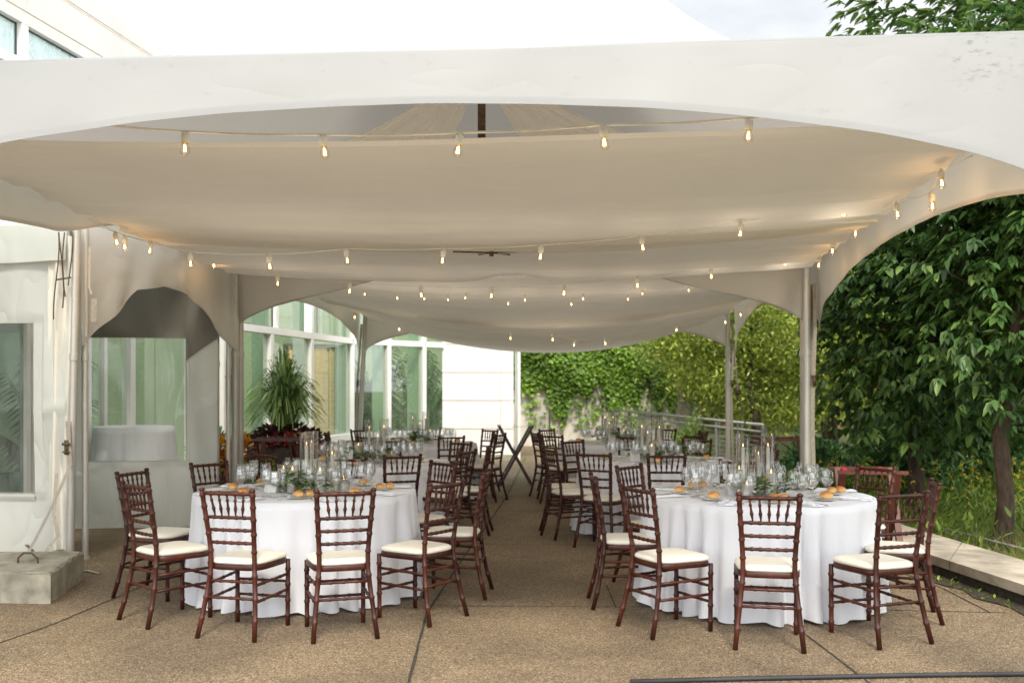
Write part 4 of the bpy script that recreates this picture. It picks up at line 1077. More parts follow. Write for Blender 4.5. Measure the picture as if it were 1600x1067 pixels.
def blades(n, cx, cy, sx, sy, h, mat, label, name, w=0.006, z=-0.12, lean=0.5, cat='grass', seed=3):
    g = np.random.default_rng(seed); B0 = np.stack([g.normal(cx,sx,n), g.normal(cy,sy,n), np.full(n,z)],1)
    d = g.normal(size=(n,2))*lean; hh = h*g.uniform(.5,1.15,n)
    segs = 4; Vs=[]
    sd = g.normal(size=(n,2)); sd /= np.linalg.norm(sd,axis=1,keepdims=True)
    for j in range(segs+1):
        s = j/segs; c = B0.copy(); c[:,0] += d[:,0]*hh*s**2; c[:,1] += d[:,1]*hh*s**2; c[:,2] += hh*(s-0.25*s*s*np.linalg.norm(d,axis=1))
        ww = w*(1-s*0.92)
        a = c.copy(); a[:,:2] -= sd*ww/2; b_ = c.copy(); b_[:,:2] += sd*ww/2; Vs += [a, b_]
    V = np.stack(Vs,1).reshape(-1,3); K = 2*(segs+1); o = (np.arange(n)*K)[:,None]
    Q = np.concatenate([o+np.array([[2*j,2*j+1,2*j+3,2*j+2]]) for j in range(segs)],1).reshape(-1,4)
    ob = np_obj(name, V, Q, mat)
    if label: tag(ob, label, cat, kind='stuff')
    return ob
blades(1500, 4.85, 9.0, 0.30, 0.55, 0.42, M['straw'], 'dry straw coloured grass around the near tree trunk', 'dry_grass')
blades(700, 4.5, 8.2, 0.15, 0.5, 0.30, M['straw'], 'dry straw coloured grass spilling over the back of the curb wall', 'dry_grass', seed=5)
blades(2500, 5.2, 10.5, 0.7, 1.6, 0.38, M['weed'], 'fresh green grass behind the curb wall', 'meadow_grass', seed=6, w=0.008)

# ------------------------------------------------------------------ planters
def box_planter(c, w, d, h, name, label):
    mb = MB(); k = 0.86
    x, y = w/2, d/2
    mb.add([(-x*k,-y*k,0),(x*k,-y*k,0),(x*k,y*k,0),(-x*k,y*k,0),(-x,-y,h),(x,-y,h),(x,y,h),(-x,y,h),
            (-x*.88,-y*.88,h),(x*.88,-y*.88,h),(x*.88,y*.88,h),(-x*.88,y*.88,h),(-x*.86,-y*.86,h-.07),(x*.86,-y*.86,h-.07),(x*.86,y*.86,h-.07),(-x*.86,y*.86,h-.07)],
           [(3,2,1,0),(0,1,5,4),(1,2,6,5),(2,3,7,6),(3,0,4,7),(4,5,9,8),(5,6,10,9),(6,7,11,10),(7,4,8,11),(8,9,13,12),(9,10,14,13),(10,11,15,14),(11,8,12,15),(12,13,14,15)])
    o = mb.build(name, M['planter'], smooth=False); o.location = c
    return tag(o, label, 'planter')
def foliage_ball(name, label, c, rad, n, mat, L, W, seed, parent=None, cat='plant', low=0.0):
    g = np.random.default_rng(seed); d = norm(g.normal(size=(n,3))); d[:,2] = np.abs(d[:,2])*(1-low)+low*d[:,2]
    P = d*(0.5+0.5*g.random(n))[:,None]*np.array(rad)
    V, Q = leaves(P, d+g.normal(size=(n,3))*.5, np.array([0,0,1.])+g.normal(size=(n,3))*.4, L*g.uniform(.6,1.3,n), W*g.uniform(.7,1.3,n), 0.2)
    o = np_obj(name, V, Q, mat, parent); o.location = c
    if not parent: tag(o, label, cat)
    return o
PC = (-3.0, 13.1)
box_planter((PC[0]+0.10,PC[1],0), 0.80, 0.75, 0.78, 'square_planter', 'tall dark brown square planter holding the fountain grass')
g = np.random.default_rng(8); nb = 950; segs = 9; Vs = []
az = g.uniform(0, 2*PI, nb); reach = 0.06+0.50*g.random(nb)**0.9; hh = (0.85+0.52*g.random(nb))*(1.12-0.42*(reach/0.56)); drp = 0.25+1.0*(reach/0.72)*g.uniform(.7,1.2,nb)
sdv = np.stack([-np.sin(az), np.cos(az)],1)
for j in range(segs+1):
    s_ = j/segs; rr = reach*(s_**1.15); zz = 0.74+hh*(1.9*s_-0.9*s_**2)*1.05-drp*0.85*np.maximum(0, s_-0.35)**1.8
    cx = PC[0]+np.cos(az)*rr+0.05*np.cos(az*7); cyy = PC[1]+np.sin(az)*rr+0.05*np.sin(az*5); ww = 0.019*(1-0.9*s_**2)
    for sg in (-1,1): Vs.append(np.stack([cx+sg*sdv[:,0]*ww/2+sg*0.004, cyy+sg*sdv[:,1]*ww/2, zz],1))
Vv = np.stack(Vs,1).reshape(-1,3); K_ = 2*(segs+1); o_ = (np.arange(nb)*K_)[:,None]
Qq = np.concatenate([o_+np.array([[2*j,2*j+1,2*j+3,2*j+2]]) for j in range(segs)],1).reshape(-1,4)
fg = np_obj('fountain_grass', Vv, Qq, M['blade'])
# stronger arch
tag(fg, 'large arching fountain grass plant in the brown planter', 'plant')
foliage_ball('coral_flowers', 'coral pink flowers along the planter rim', (PC[0]+0.15,PC[1]-0.28,0.80), (0.42,0.2,0.18), 360, M['pink'], .05,.035, 61, cat='flowers')
foliage_ball('burgundy_coleus', 'burgundy leafy coleus spilling at the ends of the planter', (PC[0]+0.05,PC[1]-0.1,0.80), (0.52,0.3,0.28), 900, M['coleus'], .08,.05, 62)
foliage_ball('trailing_vine', 'lime green trailing vine hanging down the planter front', (PC[0]+0.30,PC[1]-0.36,0.60), (0.22,0.07,0.34), 190, M['lime'], .06,.03, 63, low=1.0)
box_planter((-3.50,12.5,0), 0.55, 0.5, 0.50, 'low_planter', 'low dark planter with orange croton beside the tunnel')
foliage_ball('croton', 'orange and yellow croton in the low planter', (-3.45,12.4,0.52), (0.30,0.25,0.40), 160, M['orange'], .17,.07, 64)
foliage_ball('croton_greenery', 'bright green filler foliage beside the orange croton', (-3.15,12.35,0.42), (0.22,0.2,0.30), 420, M['lime'], .06,.035, 65)
foliage_ball('dark_foliage', 'dark green leafy plant between the tunnel pole and the croton', (-3.86,12.7,0.35), (0.22,0.2,0.75), 260, M['leafD'], .17,.06, 66)

# ------------------------------------------------------------------ chair
def bamboo(path, r, seg=8, nodes=(), k=1.28, mb=None, own=True):
    """tube along straight/curved path with node rings"""
    P = [Vector(p) for p in path]
    cum = [0]
    for a, b_ in zip(P, P[1:]): cum.append(cum[-1]+(b_-a).length)
    Lt = cum[-1]
    def pos(s):
        d = s*Lt
        for i in range(len(P)-1):
            if d <= cum[i+1]+1e-9: return P[i].lerp(P[i+1], (d-cum[i])/max(1e-9, cum[i+1]-cum[i]))
        return P[-1]
    ss = [(c/Lt, 1.0) for c in cum]
    e = 0.0065/Lt
    for s in nodes: ss += [(s-2*e,1.0),(s-e*0.6,k),(s+e*0.6,k),(s+2*e,1.0)]
    ss = sorted([(min(1,max(0,a)), b_) for a, b_ in ss])
    mb = mb or MB(); mb.tube([pos(s) for s, _ in ss], [r*kk*(1-0.0*s) for s, kk in ss], seg)
    return mb
def build_chair():
    t = empty('chiavari_chair')
    # seat frame: tapered with rounded front
    mb = MB()
    def outline(o):
        pts = []
        for k in range(40):
            a = 2*PI*k/40; c, s = math.cos(a), math.sin(a); e = 0.42
            x = (abs(c)**e)*(1 if c > 0 else -1); y = (abs(s)**e)*(1 if s > 0 else -1)
            wx = 0.178+0.026*(y+1)/2
            pts.append((x*(wx+o), y*(0.197+o)))
        return pts
    rows = []
    for o, z in ((-0.03,0.412),(-0.004,0.412),(0.0,0.418),(0.0,0.440),(-0.004,0.446),(-0.03,0.446)):
        rows.append([(x, y, z) for x, y in outline(o)])
    vs = sum(rows, []); n = 40
    fs = [(i*n+k, i*n+(k+1)%n, (i+1)*n+(k+1)%n, (i+1)*n+k) for i in range(len(rows)-1) for k in range(n)]
    mb.add(vs, fs); mb.build('seat_frame', M['wood'], t, auto=50)
    mb = MB(); rows = []
    for o, z in ((-0.012,0.4465),(-0.002,0.452),(0.002,0.462),(-0.004,0.474),(-0.02,0.482),(-0.05,0.486),(-0.10,0.489),(-0.16,0.490)):
        rows.append([(x, y, z) for x, y in outline(o)])
    vs = sum(rows, []); fs = [(i*n+k, i*n+(k+1)%n, (i+1)*n+(k+1)%n, (i+1)*n+k) for i in range(len(rows)-1) for k in range(n)]
    fs.append(tuple((len(rows)-1)*n+k for k in range(n)))
    mb.add(vs, fs); mb.build('seat_cushion', M['cushion'], t)
    rp = []
    for s in (-1, 1):
        nodes = [0.13,0.27,0.42,0.58,0.70,0.80,0.885,0.965]
        path = [(s*.196,-.275,0),(s*.180,-.235,.15),(s*.163,-.205,.30),(s*.150,-.190,.43),(s*.150,-.192,.52),(s*.158,-.212,.66),(s*.167,-.236,.79),(s*.174,-.258,.915)]
        mb = bamboo(path, 0.0155, 9, nodes)
        mb.tube([(s*.174,-.258,.912),(s*.1745,-.2585,.920),(s*.175,-.259,.928)], [0.020,0.019,0.009], 9)
        mb.build('back_leg', M['wood'], t)
        rp.append(path)
    for s in (-1, 1):
        mb = bamboo([(s*.182,.178,0),(s*.184,.180,.43)], 0.0150, 9, [0.15,0.38,0.62,0.85]); mb.build('front_leg', M['wood'], t)
    def zpath(z):
        p = rp[1]
        for a, b_ in zip(p, p[1:]):
            if a[2] <= z <= b_[2]:
                f = (z-a[2])/(b_[2]-a[2]); return (a[0]+(b_[0]-a[0])*f, a[1]+(b_[1]-a[1])*f)
    for z, r in ((.895,.0125),(.745,.0105),(.665,.0105),(.585,.0105)):
        x, y = zpath(z); bow = -0.006
        mb = bamboo([(-x,y,z),(-x*.5,y+bow,z),(0,y+bow*1.3,z),(x*.5,y+bow,z),(x,y,z)], r, 8, [0.18,0.34,0.5,0.66,0.82]); mb.build('back_rail', M['wood'], t)
    for k in range(5):
        f = (k-2)/2*0.66
        x1, y1 = zpath(.89); x0, y0 = zpath(.745)
        a = Vector((f*x0*0.86, y0-0.007, .748)); b_ = Vector((f*x1, y1-0.007, .89))
        prof = [(0,.0042),(.14,.0055),(.30,.0095),(.36,.0125),(.42,.0095),(.58,.0065),(.68,.0075),(.73,.0115),(.78,.0075),(1,.0055)]
        mb = MB(); mb.tube([a.lerp(b_, s) for s, _ in prof], [r for _, r in prof], 7); mb.build('spindle', M['wood'], t)
    for z in (.345,.245):
        x, y = zpath(z); mb = bamboo([(-x,y,z),(x,y,z)], .0095, 7, [.25,.5,.75]); mb.build('stretcher', M['wood'], t)
        for s in (-1,1):
            z2 = z-.02; x2, y2 = zpath(z2); mb = bamboo([(s*x2,y2,z2),(s*.183,.18,z2+.01)], .0095, 7, [.25,.5,.75]); mb.build('stretcher', M['wood'], t)
        mb = bamboo([(-.183,.18,z-.06),(.183,.18,z-.06)], .0095, 7, [.25,.5,.75]); mb.build('stretcher', M['wood'], t)
    return t
chair0 = build_chair(); index_kids(chair0)
used = [False]
def place_chair(tc, th, rho, tw, label, group):
    a = math.radians(th); m_ = Vector((tc[0]+rho*math.sin(a), tc[1]-rho*math.cos(a)))
    f = math.atan2(tc[1]-m_.y, tc[0]-m_.x)+math.radians(tw)
    o = m_+Vector((math.cos(f), math.sin(f)))*0.27
    c = chair0 if not used[0] else copy_tree(chair0); used[0] = True
    c.location = (o.x, o.y, 0.002); c.rotation_euler = (0,0,f-PI/2); tag(c, label, 'chair', group)
TB = {'near left': (-1.57,7.60), 'near right': (1.80,7.33), 'middle left': (-1.50,10.6), 'middle right': (1.56,10.85), 'far left': (-1.33,14.1), 'far right': (1.50,14.25)}
CH = {
 'near left': [(20,1.62,-2,'nearest the camera, on the aisle side'),(-7,1.51,-8,'nearest the camera, on the tunnel side'),(-39.5,1.42,-3,'angled at the front corner toward the concrete block'),(-86,1.31,-20,'leftmost of all, beside the tunnel wall'),
               (48.7,1.53,6,'angled at the front corner toward the aisle'),(84,1.40,0,'standing sideways in the aisle'),(130,1.30,0,'behind it toward the aisle'),(-128,1.25,0,'behind it beside the tunnel pole'),(176,1.32,0,'directly behind it')],
 'near right': [(-11,1.52,-1,'nearest the camera with its back to us'),(21.7,1.49,-1,'nearest the camera on the garden side'),(58,1.24,17,'rightmost, seen sideways beside the curb wall'),(-44.4,1.46,-19,'angled at the front corner toward the aisle'),
                (-80.6,1.25,-9,'standing sideways in the aisle'),(-131,1.14,0,'behind it toward the aisle'),(118,1.25,4,'behind it in front of the tray stand'),(172,1.32,0,'directly behind it')],
 'middle left': [(20,1.42,3,'in front of it with its back to us'),(58,1.25,4,'at its front corner toward the aisle'),(90,1.27,-4,'on its aisle side'),(135,1.3,0,'at its rear corner toward the aisle'),(180,1.35,2,'behind it'),(-135,1.32,0,'at its rear corner toward the building'),(-92,1.3,5,'on its building side'),(-38,1.42,0,'at its front corner toward the planter')],
 'middle right': [(-63,1.33,-8,'on its aisle side, nearest the camera there'),(-31,1.52,3,'at its front corner toward the aisle'),(-4,1.5,0,'in front of it with its back to us'),(-95,1.24,0,'on its aisle side, farther back'),(-140,1.32,0,'at its rear corner toward the aisle'),(152,1.5,6,'behind it toward the railing'),(96,1.3,0,'on its garden side'),(44,1.42,0,'at its front corner toward the garden')],
 'far left': [(-22,1.38,0,'in front of it toward the planter'),(24,1.36,0,'in front of it with its back to us'),(66,1.3,2,'at its front corner toward the aisle'),(93,1.08,-5,'on its aisle side, beside the crossed tray stand'),(132,1.36,0,'at its rear corner toward the white wall'),(178,1.35,0,'behind it'),(-134,1.35,0,'at its rear corner toward the glass facade'),(-88,1.3,0,'on its building side')],
 'far right': [(-78,1.22,3,'on its aisle side, beside the crossed tray stand'),(-42,1.46,0,'at its front corner toward the aisle'),(2,1.42,0,'in front of it with its back to us'),(40,1.42,0,'at its front corner toward the garden'),(98,1.3,0,'on its garden side'),(140,1.36,0,'at its rear corner toward the railing'),(180,1.35,0,'behind it'),(-132,1.32,0,'at its rear corner toward the ivy wall')],
}
for i, (k, c) in enumerate(TB.items()):
    covered_table(0.835, 0.76, c, 'round dining table under floor length white cloth, the %s one' % k, folds=34, amp=0.165, flare=0.085, seed=i+1, group='round dining tables')
    for th, rho, tw_a, lab in CH[k]:
        place_chair(c, th, rho, tw_a, 'mahogany chair of the %s table, %s' % (k, lab), 'mahogany chairs with ivory cushions')

# ------------------------------------------------------------------ tableware
def mk(name, fn, mats, **kw):
    mb = MB(); fn(mb); return mb.mesh(name, mats, **kw)
def f_wine(mb):
    mb.lathe([(0.0,0.001),(0.034,0.001),(0.035,0.003),(0.012,0.006),(0.0045,0.012),(0.0038,0.05),(0.0042,0.088),(0.010,0.096),(0.028,0.112),(0.037,0.135),(0.0385,0.155),(0.034,0.190),(0.0305,0.215),(0.0295,0.215),(0.033,0.19),(0.0372,0.155),(0.0355,0.135),(0.026,0.113),(0.006,0.099),(0.0,0.0985)], seg=18)
def f_water(mb):
    mb.lathe([(0.0,0.001),(0.035,0.001),(0.036,0.003),(0.012,0.006),(0.005,0.012),(0.0045,0.045),(0.005,0.068),(0.014,0.076),(0.034,0.098),(0.0425,0.125),(0.0425,0.145),(0.037,0.180),(0.0355,0.192),(0.0345,0.192),(0.036,0.18),(0.041,0.145),(0.041,0.125),(0.032,0.099),(0.008,0.080),(0.0,0.0795)], seg=18)
    mb.lathe([(0.0,0.081),(0.008,0.081),(0.031,0.0995),(0.0395,0.123),(0.0400,0.138),(0.0,0.138)], seg=18)
def f_flute(mb):
    mb.lathe([(0.0,0.001),(0.030,0.001),(0.031,0.003),(0.010,0.006),(0.004,0.012),(0.0038,0.08),(0.005,0.092),(0.016,0.11),(0.024,0.145),(0.0245,0.17),(0.021,0.225),(0.020,0.225),(0.0235,0.17),(0.0228,0.145),(0.014,0.111),(0.0,0.097)], seg=16)
G_wine, G_water, G_flute = mk('wine_glass', f_wine, M['glass']), mk('water_goblet', f_water, M['glass']), mk('champagne_flute', f_flute, M['glass'])
def f_nap(mb):
    def fn(u, w):
        e = 0.012*(1-(2*u-1)**8)*(1-(2*w-1)**8)
        return Vector(((u-.5)*0.105, (w-.5)*0.25, 0.002+e+0.0035*math.sin(w*9+u*3)*(e > 0.002)))
    mb.grid(fn, 10, 14)
    mb.grid(lambda u, w: fn(u*0.5+0.02, w*0.96+0.02)+Vector((0.003,0.0,0.006)), 6, 12)
def f_fork(mb):
    mb.tube([(0,-.1,.004),(0,-.02,.006),(0,.03,.005),(0,.045,.005)], [.0055,.003,.003,.008], 6, flat=0.4)
    for k in (-1,-.33,.33,1): mb.tube([(k*.008,.045,.005),(k*.009,.095,.009)], .0016, 5)
def f_knife(mb):
    mb.tube([(0,-.11,.004),(0,-.02,.005),(0,-.01,.004)], [.0065,.005,.004], 6, flat=0.5)
    mb.add([(-.007,-.01,.003),(.007,-.01,.004),(.009,.07,.004),(.001,.115,.003),(-.007,.08,.003)], [(0,1,2,3,4)])
N_nap, N_fork, N_knife = mk('napkin', f_nap, M['napkin']), mk('fork', f_fork, M['steel']), mk('knife', f_knife, M['steel'])
def f_plate(mb): mb.lathe([(0,0.002),(0.045,0.002),(0.052,0.006),(0.078,0.011),(0.080,0.012),(0.076,0.0125),(0.05,0.008),(0.0,0.006)], seg=28)
N_plate = mk('bread_plate', f_plate, M['plate'])
def f_roll(s):
    def g(mb):
        mb.ell((0,0,0.026), (0.047,0.036,0.026), 16, 10, warp=0.05)
    return g
N_roll = mk('bread_roll', f_roll(1), M['bread'])
def f_vase(h, r):
    def g(mb):
        mb.lathe([(0,0.0),(r*.98,0.0),(r,0.004),(r,h),(r-.0028,h),(r-.0028,0.012),(0,0.012)], seg=28)
    return g
def f_taper(h):
    def g(mb):
        mb.lathe([(0.0,0.014),(0.030,0.014),(0.031,0.019),(0.014,0.024),(0.012,0.040),(0.0,0.040)], seg=12, mi=2)
        mb.lathe([(0.0145,0.036),(0.0145,0.10),(0.0125,h),(0.006,h+.004),(0.0,h+.004)], seg=12, mi=0)
        mb.lathe([(0.0,h+.006),(0.003,h+.011),(0.0036,h+.017),(0.0018,h+.027),(0.0,h+.034)], seg=8, mi=1)
    return g
def f_pillar(h, r):
    def g(mb):
        mb.lathe([(r,0.008),(r,h),(r*.93,h+.002),(r*.7,h-.006),(0,h-.010)], seg=20, mi=0)
        mb.lathe([(0.0,h-.006),(0.004,h+.002),(0.005,h+.009),(0.0025,h+.022),(0.0,h+.030)], seg=8, mi=1)
    return g
def cyl_candle(name, vh, vr, kind, ch, cr_=0.03):
    t = empty(name)
    o = bpy.data.objects.new('glass_cylinder', mk('glass_cylinder', f_vase(vh, vr), M['vaseglass'])); col.objects.link(o); o.parent = t
    if kind == 'taper': me = mk('taper_candle', f_taper(ch), [M['candle'], M['flame'], M['glass']]); nm = 'taper_candle'
    else: me = mk('pillar_candle', f_pillar(ch, cr_), [M['candle'], M['flame']]); nm = 'pillar_candle'
    o = bpy.data.objects.new(nm, me); col.objects.link(o); o.parent = t
    return t
protos = {'tall': cyl_candle('candle_vase', 0.445, 0.050, 'taper', 0.345), 'mid': cyl_candle('candle_vase', 0.34, 0.048, 'taper', 0.27),
          'pillar': cyl_candle('candle_jar', 0.205, 0.047, 'pillar', 0.172, 0.040), 'short': cyl_candle('candle_jar', 0.125, 0.046, 'pillar', 0.095, 0.038)}
usedp = {}
for k in protos: index_kids(protos[k])
def put_candle(kind, x, y, label, group):
    o = protos[kind] if kind not in usedp else copy_tree(protos[kind]); usedp[kind] = 1
    o.location = (x, y, ZT); tag(o, label, 'candle holder', group)
def inst(me, name, x, y, z, rz, label, cat, group, sc=1.0):
    o = bpy.data.objects.new(name, me); col.objects.link(o); o.location = (x,y,z); o.rotation_euler = (0,0,rz)
    if sc != 1.0: o.scale = (sc,sc,sc)
    return tag(o, label, cat, group)
ZT = 0.7625
def garland(c, seed, key):
    r = random.Random(seed); P=[];D=[];U=[];LL=[]
    t = tag(empty('greenery', (c[0],c[1],ZT)), 'leafy green table garland with white flowers on the %s table' % key, 'garland', 'table garlands')
    mb = MB()
    for k in range(17):
        a = r.uniform(0,6.28); L = r.uniform(.14,.32); cx, cy = r.uniform(-.12,.12), r.uniform(-.12,.12); h = r.uniform(.03,.15)
        pts = [Vector((cx+math.cos(a)*L*s, cy+math.sin(a)*L*s, 0.01+h*math.sin(PI*min(1,s*.75)))) for s in np.linspace(0,1,9)]
        mb.tube(pts, 0.0022, 4)
        for p in pts[1:]:
            for sg in (-1,1):
                b_ = a+sg*r.uniform(.5,1.3); P.append(p); D.append((math.cos(b_),math.sin(b_),r.uniform(-.1,.9))); U.append((0,0,1)); LL.append(r.uniform(.04,.075))
    mb.build('stem', M['vine_stem'], t)
    V,Q = leaves(np.array([list(p) for p in P]), np.array(D), np.array(U)+rng.normal(size=(len(P),3))*.25, np.array(LL), np.array(LL)*.48, .15)
    np_obj('leaf_spray', V, Q, M['green'], t)
    for k in range(3):
        mb = MB(); a = r.uniform(0,6.28); x, y = .16*math.cos(a), .12*math.sin(a); 
        for j in range(14):
            b_ = j*2.4; rr_ = 0.004+0.0016*j; mb.ell((x+rr_*math.cos(b_), y+rr_*math.sin(b_), .055-rr_*.6), (.013,.013,.007), 7, 4)
        mb.build('flower', M['petal'], t)
for ti, (key, c) in enumerate(TB.items()):
    r = random.Random(100+ti); near = ti < 2
    grp = lambda s: s+' on the %s table' % key
    off0 = [0.36,0.25,0.1,0.2,0.3,0.15][ti]
    for k in range(8):
        a = off0+2*PI*k/8+r.uniform(-.05,.05); u = Vector((math.cos(a), math.sin(a))); v = Vector((-u.y, u.x)); C2 = Vector(c)
        p = C2+u*0.69; inst(N_nap, 'napkin', p.x, p.y, ZT, a+PI/2+r.uniform(-.25,.25), 'folded white napkin on the %s table' % key, 'napkin', grp('folded napkins'))
        if ti < 4:
            p = C2+u*0.70-v*0.085; inst(N_fork, 'fork', p.x, p.y, ZT, a+PI/2+r.uniform(-.1,.1), 'silver fork beside a napkin on the %s table' % key, 'fork', grp('forks'))
            p = C2+u*0.70+v*0.09; inst(N_knife, 'knife', p.x, p.y, ZT, a+PI/2+r.uniform(-.1,.1), 'silver knife beside a napkin on the %s table' % key, 'knife', grp('knives'))
        p = C2+u*0.50+v*0.10+Vector((r.uniform(-.02,.02), r.uniform(-.02,.02))); inst(G_water, 'water_goblet', p.x, p.y, ZT, 0, 'round bowled water goblet on the %s table' % key, 'glass', grp('water goblets'))
        p = C2+u*0.49+v*0.01; inst(G_wine, 'wine_glass', p.x, p.y, ZT, 0, 'clear stemmed wine glass on the %s table' % key, 'glass', grp('wine glasses'))
        p = C2+u*0.41+v*0.09; inst(G_flute, 'champagne_flute', p.x, p.y, ZT, 0, 'slim champagne flute on the %s table' % key, 'glass', grp('champagne flutes'))
        p = C2+u*0.42-v*0.05; inst(G_water if k % 2 else G_wine, 'water_goblet' if k % 2 else 'wine_glass', p.x, p.y, ZT, 0, ('round bowled water goblet on the %s table' if k % 2 else 'clear stemmed wine glass on the %s table') % key, 'glass', grp('water goblets' if k % 2 else 'wine glasses'))
        if k % 2 == 0 or near:
            p = C2+u*0.53-v*0.16; inst(N_plate, 'bread_plate', p.x, p.y, ZT, 0, 'small white bread plate on the %s table' % key, 'plate', grp('bread plates'))
            inst(N_roll, 'bread_roll', p.x+r.uniform(-.01,.01), p.y, ZT+0.008, r.uniform(0,3), 'golden bread roll on a plate of the %s table' % key, 'bread roll', grp('bread rolls'), r.uniform(.9,1.1))
            if near and k % 3 == 0:
                inst(N_roll, 'bread_roll', p.x+.075, p.y+.05, ZT+0.008, r.uniform(0,3), 'golden bread roll on a plate of the %s table' % key, 'bread roll', grp('bread rolls'), .95)
    # candles, placed as in the photo where known
    if ti == 0: lay = [('tall',479,7.55),('tall',487,7.78),('mid',519,7.6),('pillar',443,7.52),('pillar',457,7.42),('pillar',500,7.35),('short',537,7.5)]
    elif ti == 1: lay = [('tall',1161,7.3),('tall',1200,7.35),('mid',1185,7.55),('pillar',1205,7.15),('pillar',1155,7.48),('short',1167,7.1)]
    elif ti == 2: lay = [('tall',577,10.6),('tall',600,10.9),('mid',590,10.4),('pillar',560,10.6),('short',612,10.4)]
    elif ti == 3: lay = [('tall',1003,10.9),('tall',1030,10.7),('mid',1012,11.1),('pillar',1018,10.4),('short',1040,10.5)]
    elif ti == 4: lay = [('tall',645,14.1),('tall',665,14.2),('mid',656,13.9),('pillar',672,14.0)]
    else: lay = [('tall',945,14.2),('tall',958,14.3),('mid',952,14.0),('pillar',975,14.1)]
    nmz = {'tall': ('tall glass cylinder vase with a lit white taper candle on the %s table','tall candle vases'), 'mid': ('medium height glass cylinder with a white taper candle on the %s table','medium candle vases'),
           'pillar': ('glass jar holding a lit ivory pillar candle on the %s table','pillar candle jars'), 'short': ('short glass jar with a low ivory candle on the %s table','short candle jars')}
    for kind, px, D in lay:
        put_candle(kind, (px-800)/F*D, D, nmz[kind][0] % key, grp(nmz[kind][1]))
    garland((c[0],c[1]-.12), 200+ti, key)
    # table card
    mb = MB()
    mb.add([(-.05,0,0),(.05,0,0),(.05,.02,.15),(-.05,.02,.15),(-.05,.045,0),(.05,.045,0)], [(0,1,2,3),(5,4,3,2)])
    o = mb.build('table_card', M['card'], smooth=False); cx = [-0.24,-0.18,-0.2,-0.25,0.05,-0.1][ti]
    o.location = (c[0]+cx, c[1]-[.15,.05,.3,.3,.3,.3][ti], ZT+.0015); o.rotation_euler = (0,0,[-.3,.5,.1,.2,0,0][ti]); tag(o, 'small folded white card standing on the %s table' % key, 'card', 'table cards')
mb = MB(); mb.lathe([(0,0),(.014,0),(.016,.01),(.013,.03),(.008,.034),(0,.036)], seg=12); sm_ = mb.mesh('salt_shaker', M['glass'])
for x, lab in ((437,'tiny glass salt shaker at the front of the near left table, left one'),(451,'tiny glass pepper shaker at the front of the near left table, right one')):
    p = (x-800)/F*6.98; inst(sm_, 'salt_shaker', p, 6.98, ZT, 0, lab, 'shaker', 'glass shakers')

# ------------------------------------------------------------------ tray stands
def tray_stand(c, rz, h, w, dpt, mat, smat, label, spread=0.24):
    t = empty('tray_stand', (c[0],c[1],0), rz); tag(t, label, 'tray stand', 'folding tray stands')
    for s in (-1,1):
        for e in (-1,1):
            mb = MB(); y = s*dpt/2+e*0.02
            a, b_ = Vector((e*spread,y,0)), Vector((-e*spread,y,h)); d = (b_-a)
            R = d.to_track_quat('Z','Y').to_matrix(); mb.box((a+b_)/2, (0.055,0.045,d.length), M4=R); mb.build('leg', mat, t, smooth=False)
    for e in (-1,1):
        mb = MB(); mb.box((-e*spread,0,h), (0.038,dpt+0.12,0.03)); mb.build('top_rail', mat, t, smooth=False)
        mb = MB(); mb.box((e*spread*.6,0,h*0.2), (0.022,dpt,0.022)); mb.build('stretcher', mat, t, smooth=False)
    for y in (-dpt*.35, 0, dpt*.35):
        mb = MB(); mb.grid(lambda u, q, y=y: Vector(((u-.5)*2*spread*1.05, y+(q-.5)*.045, h+0.017-0.035*math.sin(PI*u))), 10, 1); mb.build('strap', smat, t)
    return t
tray_stand((0.05,15.9), 0.05, 0.94, 0.48, 0.40, M['darkwood'], M['blackstrap'], 'dark folding tray stand crossed like an X alone in the aisle', 0.26)
tray_stand((3.12,8.75), PI/2-0.12, 0.82, 0.5, 0.46, M['redwood'], M['redstrap'], 'reddish tray stand with crimson straps behind the near right table', 0.22)
tray_stand((3.45,12.6), PI/2+0.1, 0.90, 0.5, 0.5, M['redwood'], M['blackstrap'], 'reddish tray stand with dark straps beside the railing', 0.22)
tray_stand((-2.72,11.6), PI/2+0.15, 0.95, 0.5, 0.42, M['wood'], M['blackstrap'], 'mahogany tray stand in front of the fountain grass planter', 0.2)

# ------------------------------------------------------------------ camera, light
cam = bpy.data.cameras.new('camera'); co = bpy.data.objects.new('camera', cam); col.objects.link(co)
cam.sensor_width = 36; cam.lens = F/1600*36; cam.shift_y = (HY-533.5)/1600
co.location = (0,0,H); co.rotation_euler = (PI/2,0,0); cam.clip_end = 1500; cam.clip_start = 0.1
cam.dof.use_dof = True; cam.dof.focus_distance = 6.6; cam.dof.aperture_fstop = 2.6
scene.camera = co
SUN_AZ, SUN_EL = math.radians(172), math.radians(50)    # azimuth clockwise from +Y
sd = Vector((math.sin(SUN_AZ)*math.cos(SUN_EL), math.cos(SUN_AZ)*math.cos(SUN_EL), math.sin(SUN_EL)))
sun = bpy.data.lights.new('sun', 'SUN'); sun.energy = 3.3; sun.angle = math.radians(12); sun.color = (1.0,0.93,0.82)
so = bpy.data.objects.new('sun', sun); so.rotation_euler = sd.to_track_quat('Z','Y').to_euler(); col.objects.link(so)
w = bpy.data.worlds.new('World'); scene.world = w; w.use_nodes = True; nt = w.node_tree
bgn = nt.nodes['Background']
sky = nt.nodes.new('ShaderNodeTexSky'); sky.sky_type = 'NISHITA'; sky.sun_disc = False; sky.sun_elevation = SUN_EL; sky.sun_rotation = SUN_AZ
tc = nt.nodes.new('ShaderNodeTexCoord')
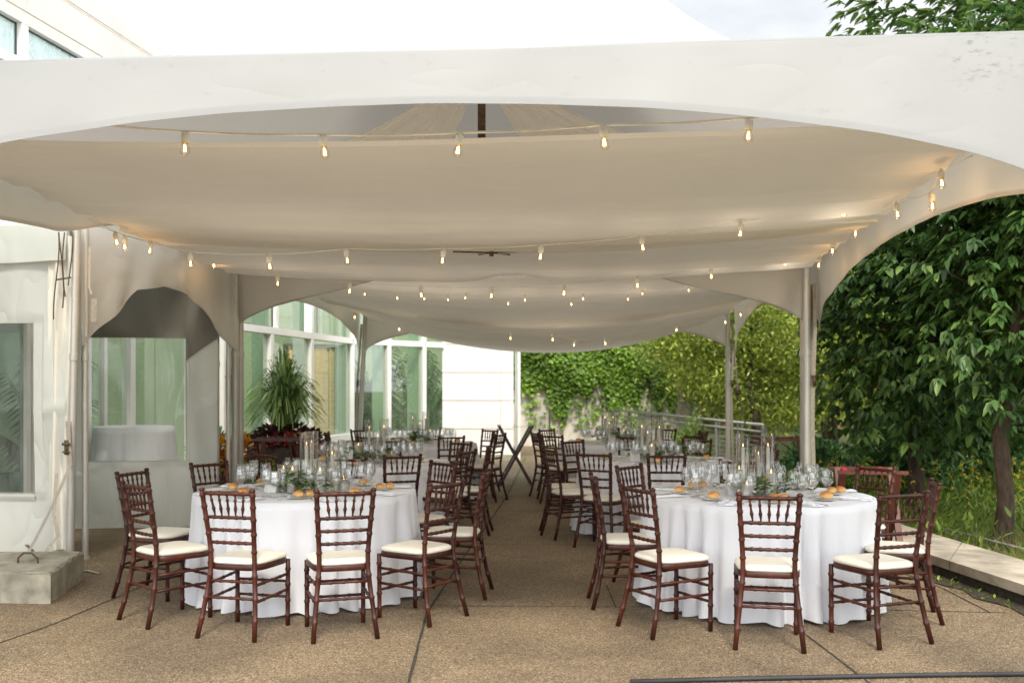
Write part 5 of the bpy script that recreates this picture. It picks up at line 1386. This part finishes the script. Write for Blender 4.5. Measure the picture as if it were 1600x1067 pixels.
mp = nt.nodes.new('ShaderNodeMapping'); mp.inputs['Scale'].default_value = (1,1,2.4); nt.links.new(tc.outputs['Generated'], mp.inputs[0])
cn = nt.nodes.new('ShaderNodeTexNoise'); cn.inputs['Scale'].default_value = 3.2; cn.inputs['Detail'].default_value = 7; cn.inputs['Roughness'].default_value = .55
nt.links.new(mp.outputs[0], cn.inputs['Vector'])
cr2 = nt.nodes.new('ShaderNodeValToRGB'); cr2.color_ramp.elements[0].position = 0.22; cr2.color_ramp.elements[1].position = 0.50; cr2.color_ramp.elements[0].color = (.55,.55,.55,1)
nt.links.new(cn.outputs['Fac'], cr2.inputs['Fac'])
mx = nt.nodes.new('ShaderNodeMix'); mx.data_type = 'RGBA'
nt.links.new(cr2.outputs['Color'], mx.inputs[0]); nt.links.new(sky.outputs[0], mx.inputs[6]); mx.inputs[7].default_value = (10.6,10.9,11.2,1)
sxyz = nt.nodes.new('ShaderNodeSeparateXYZ'); nt.links.new(tc.outputs['Generated'], sxyz.inputs[0])
mr = nt.nodes.new('ShaderNodeMapRange'); nt.links.new(sxyz.outputs[1], mr.inputs[0]); mr.interpolation_type = 'SMOOTHSTEP'
mr.inputs[1].default_value = -0.3; mr.inputs[2].default_value = 0.85; mr.inputs[3].default_value = 1.28; mr.inputs[4].default_value = 0.425   # cloud deck brighter overhead and behind
vm = nt.nodes.new('ShaderNodeVectorMath'); vm.operation = 'SCALE'; nt.links.new(mx.outputs[2], vm.inputs[0]); nt.links.new(mr.outputs[0], vm.inputs['Scale'])
nt.links.new(vm.outputs[0], bgn.inputs['Color']); bgn.inputs['Strength'].default_value = 0.23
scene.view_settings.view_transform = 'Standard'; scene.view_settings.look = 'None'; scene.view_settings.exposure = 0; scene.view_settings.gamma = 1
cy = scene.cycles
cy.use_denoising = True; cy.max_bounces = 12; cy.transparent_max_bounces = 28; cy.diffuse_bounces = 5; cy.glossy_bounces = 4; cy.transmission_bounces = 6
cy.caustics_reflective = False; cy.caustics_refractive = False; cy.sample_clamp_indirect = 6
scene.render.film_transparent = False
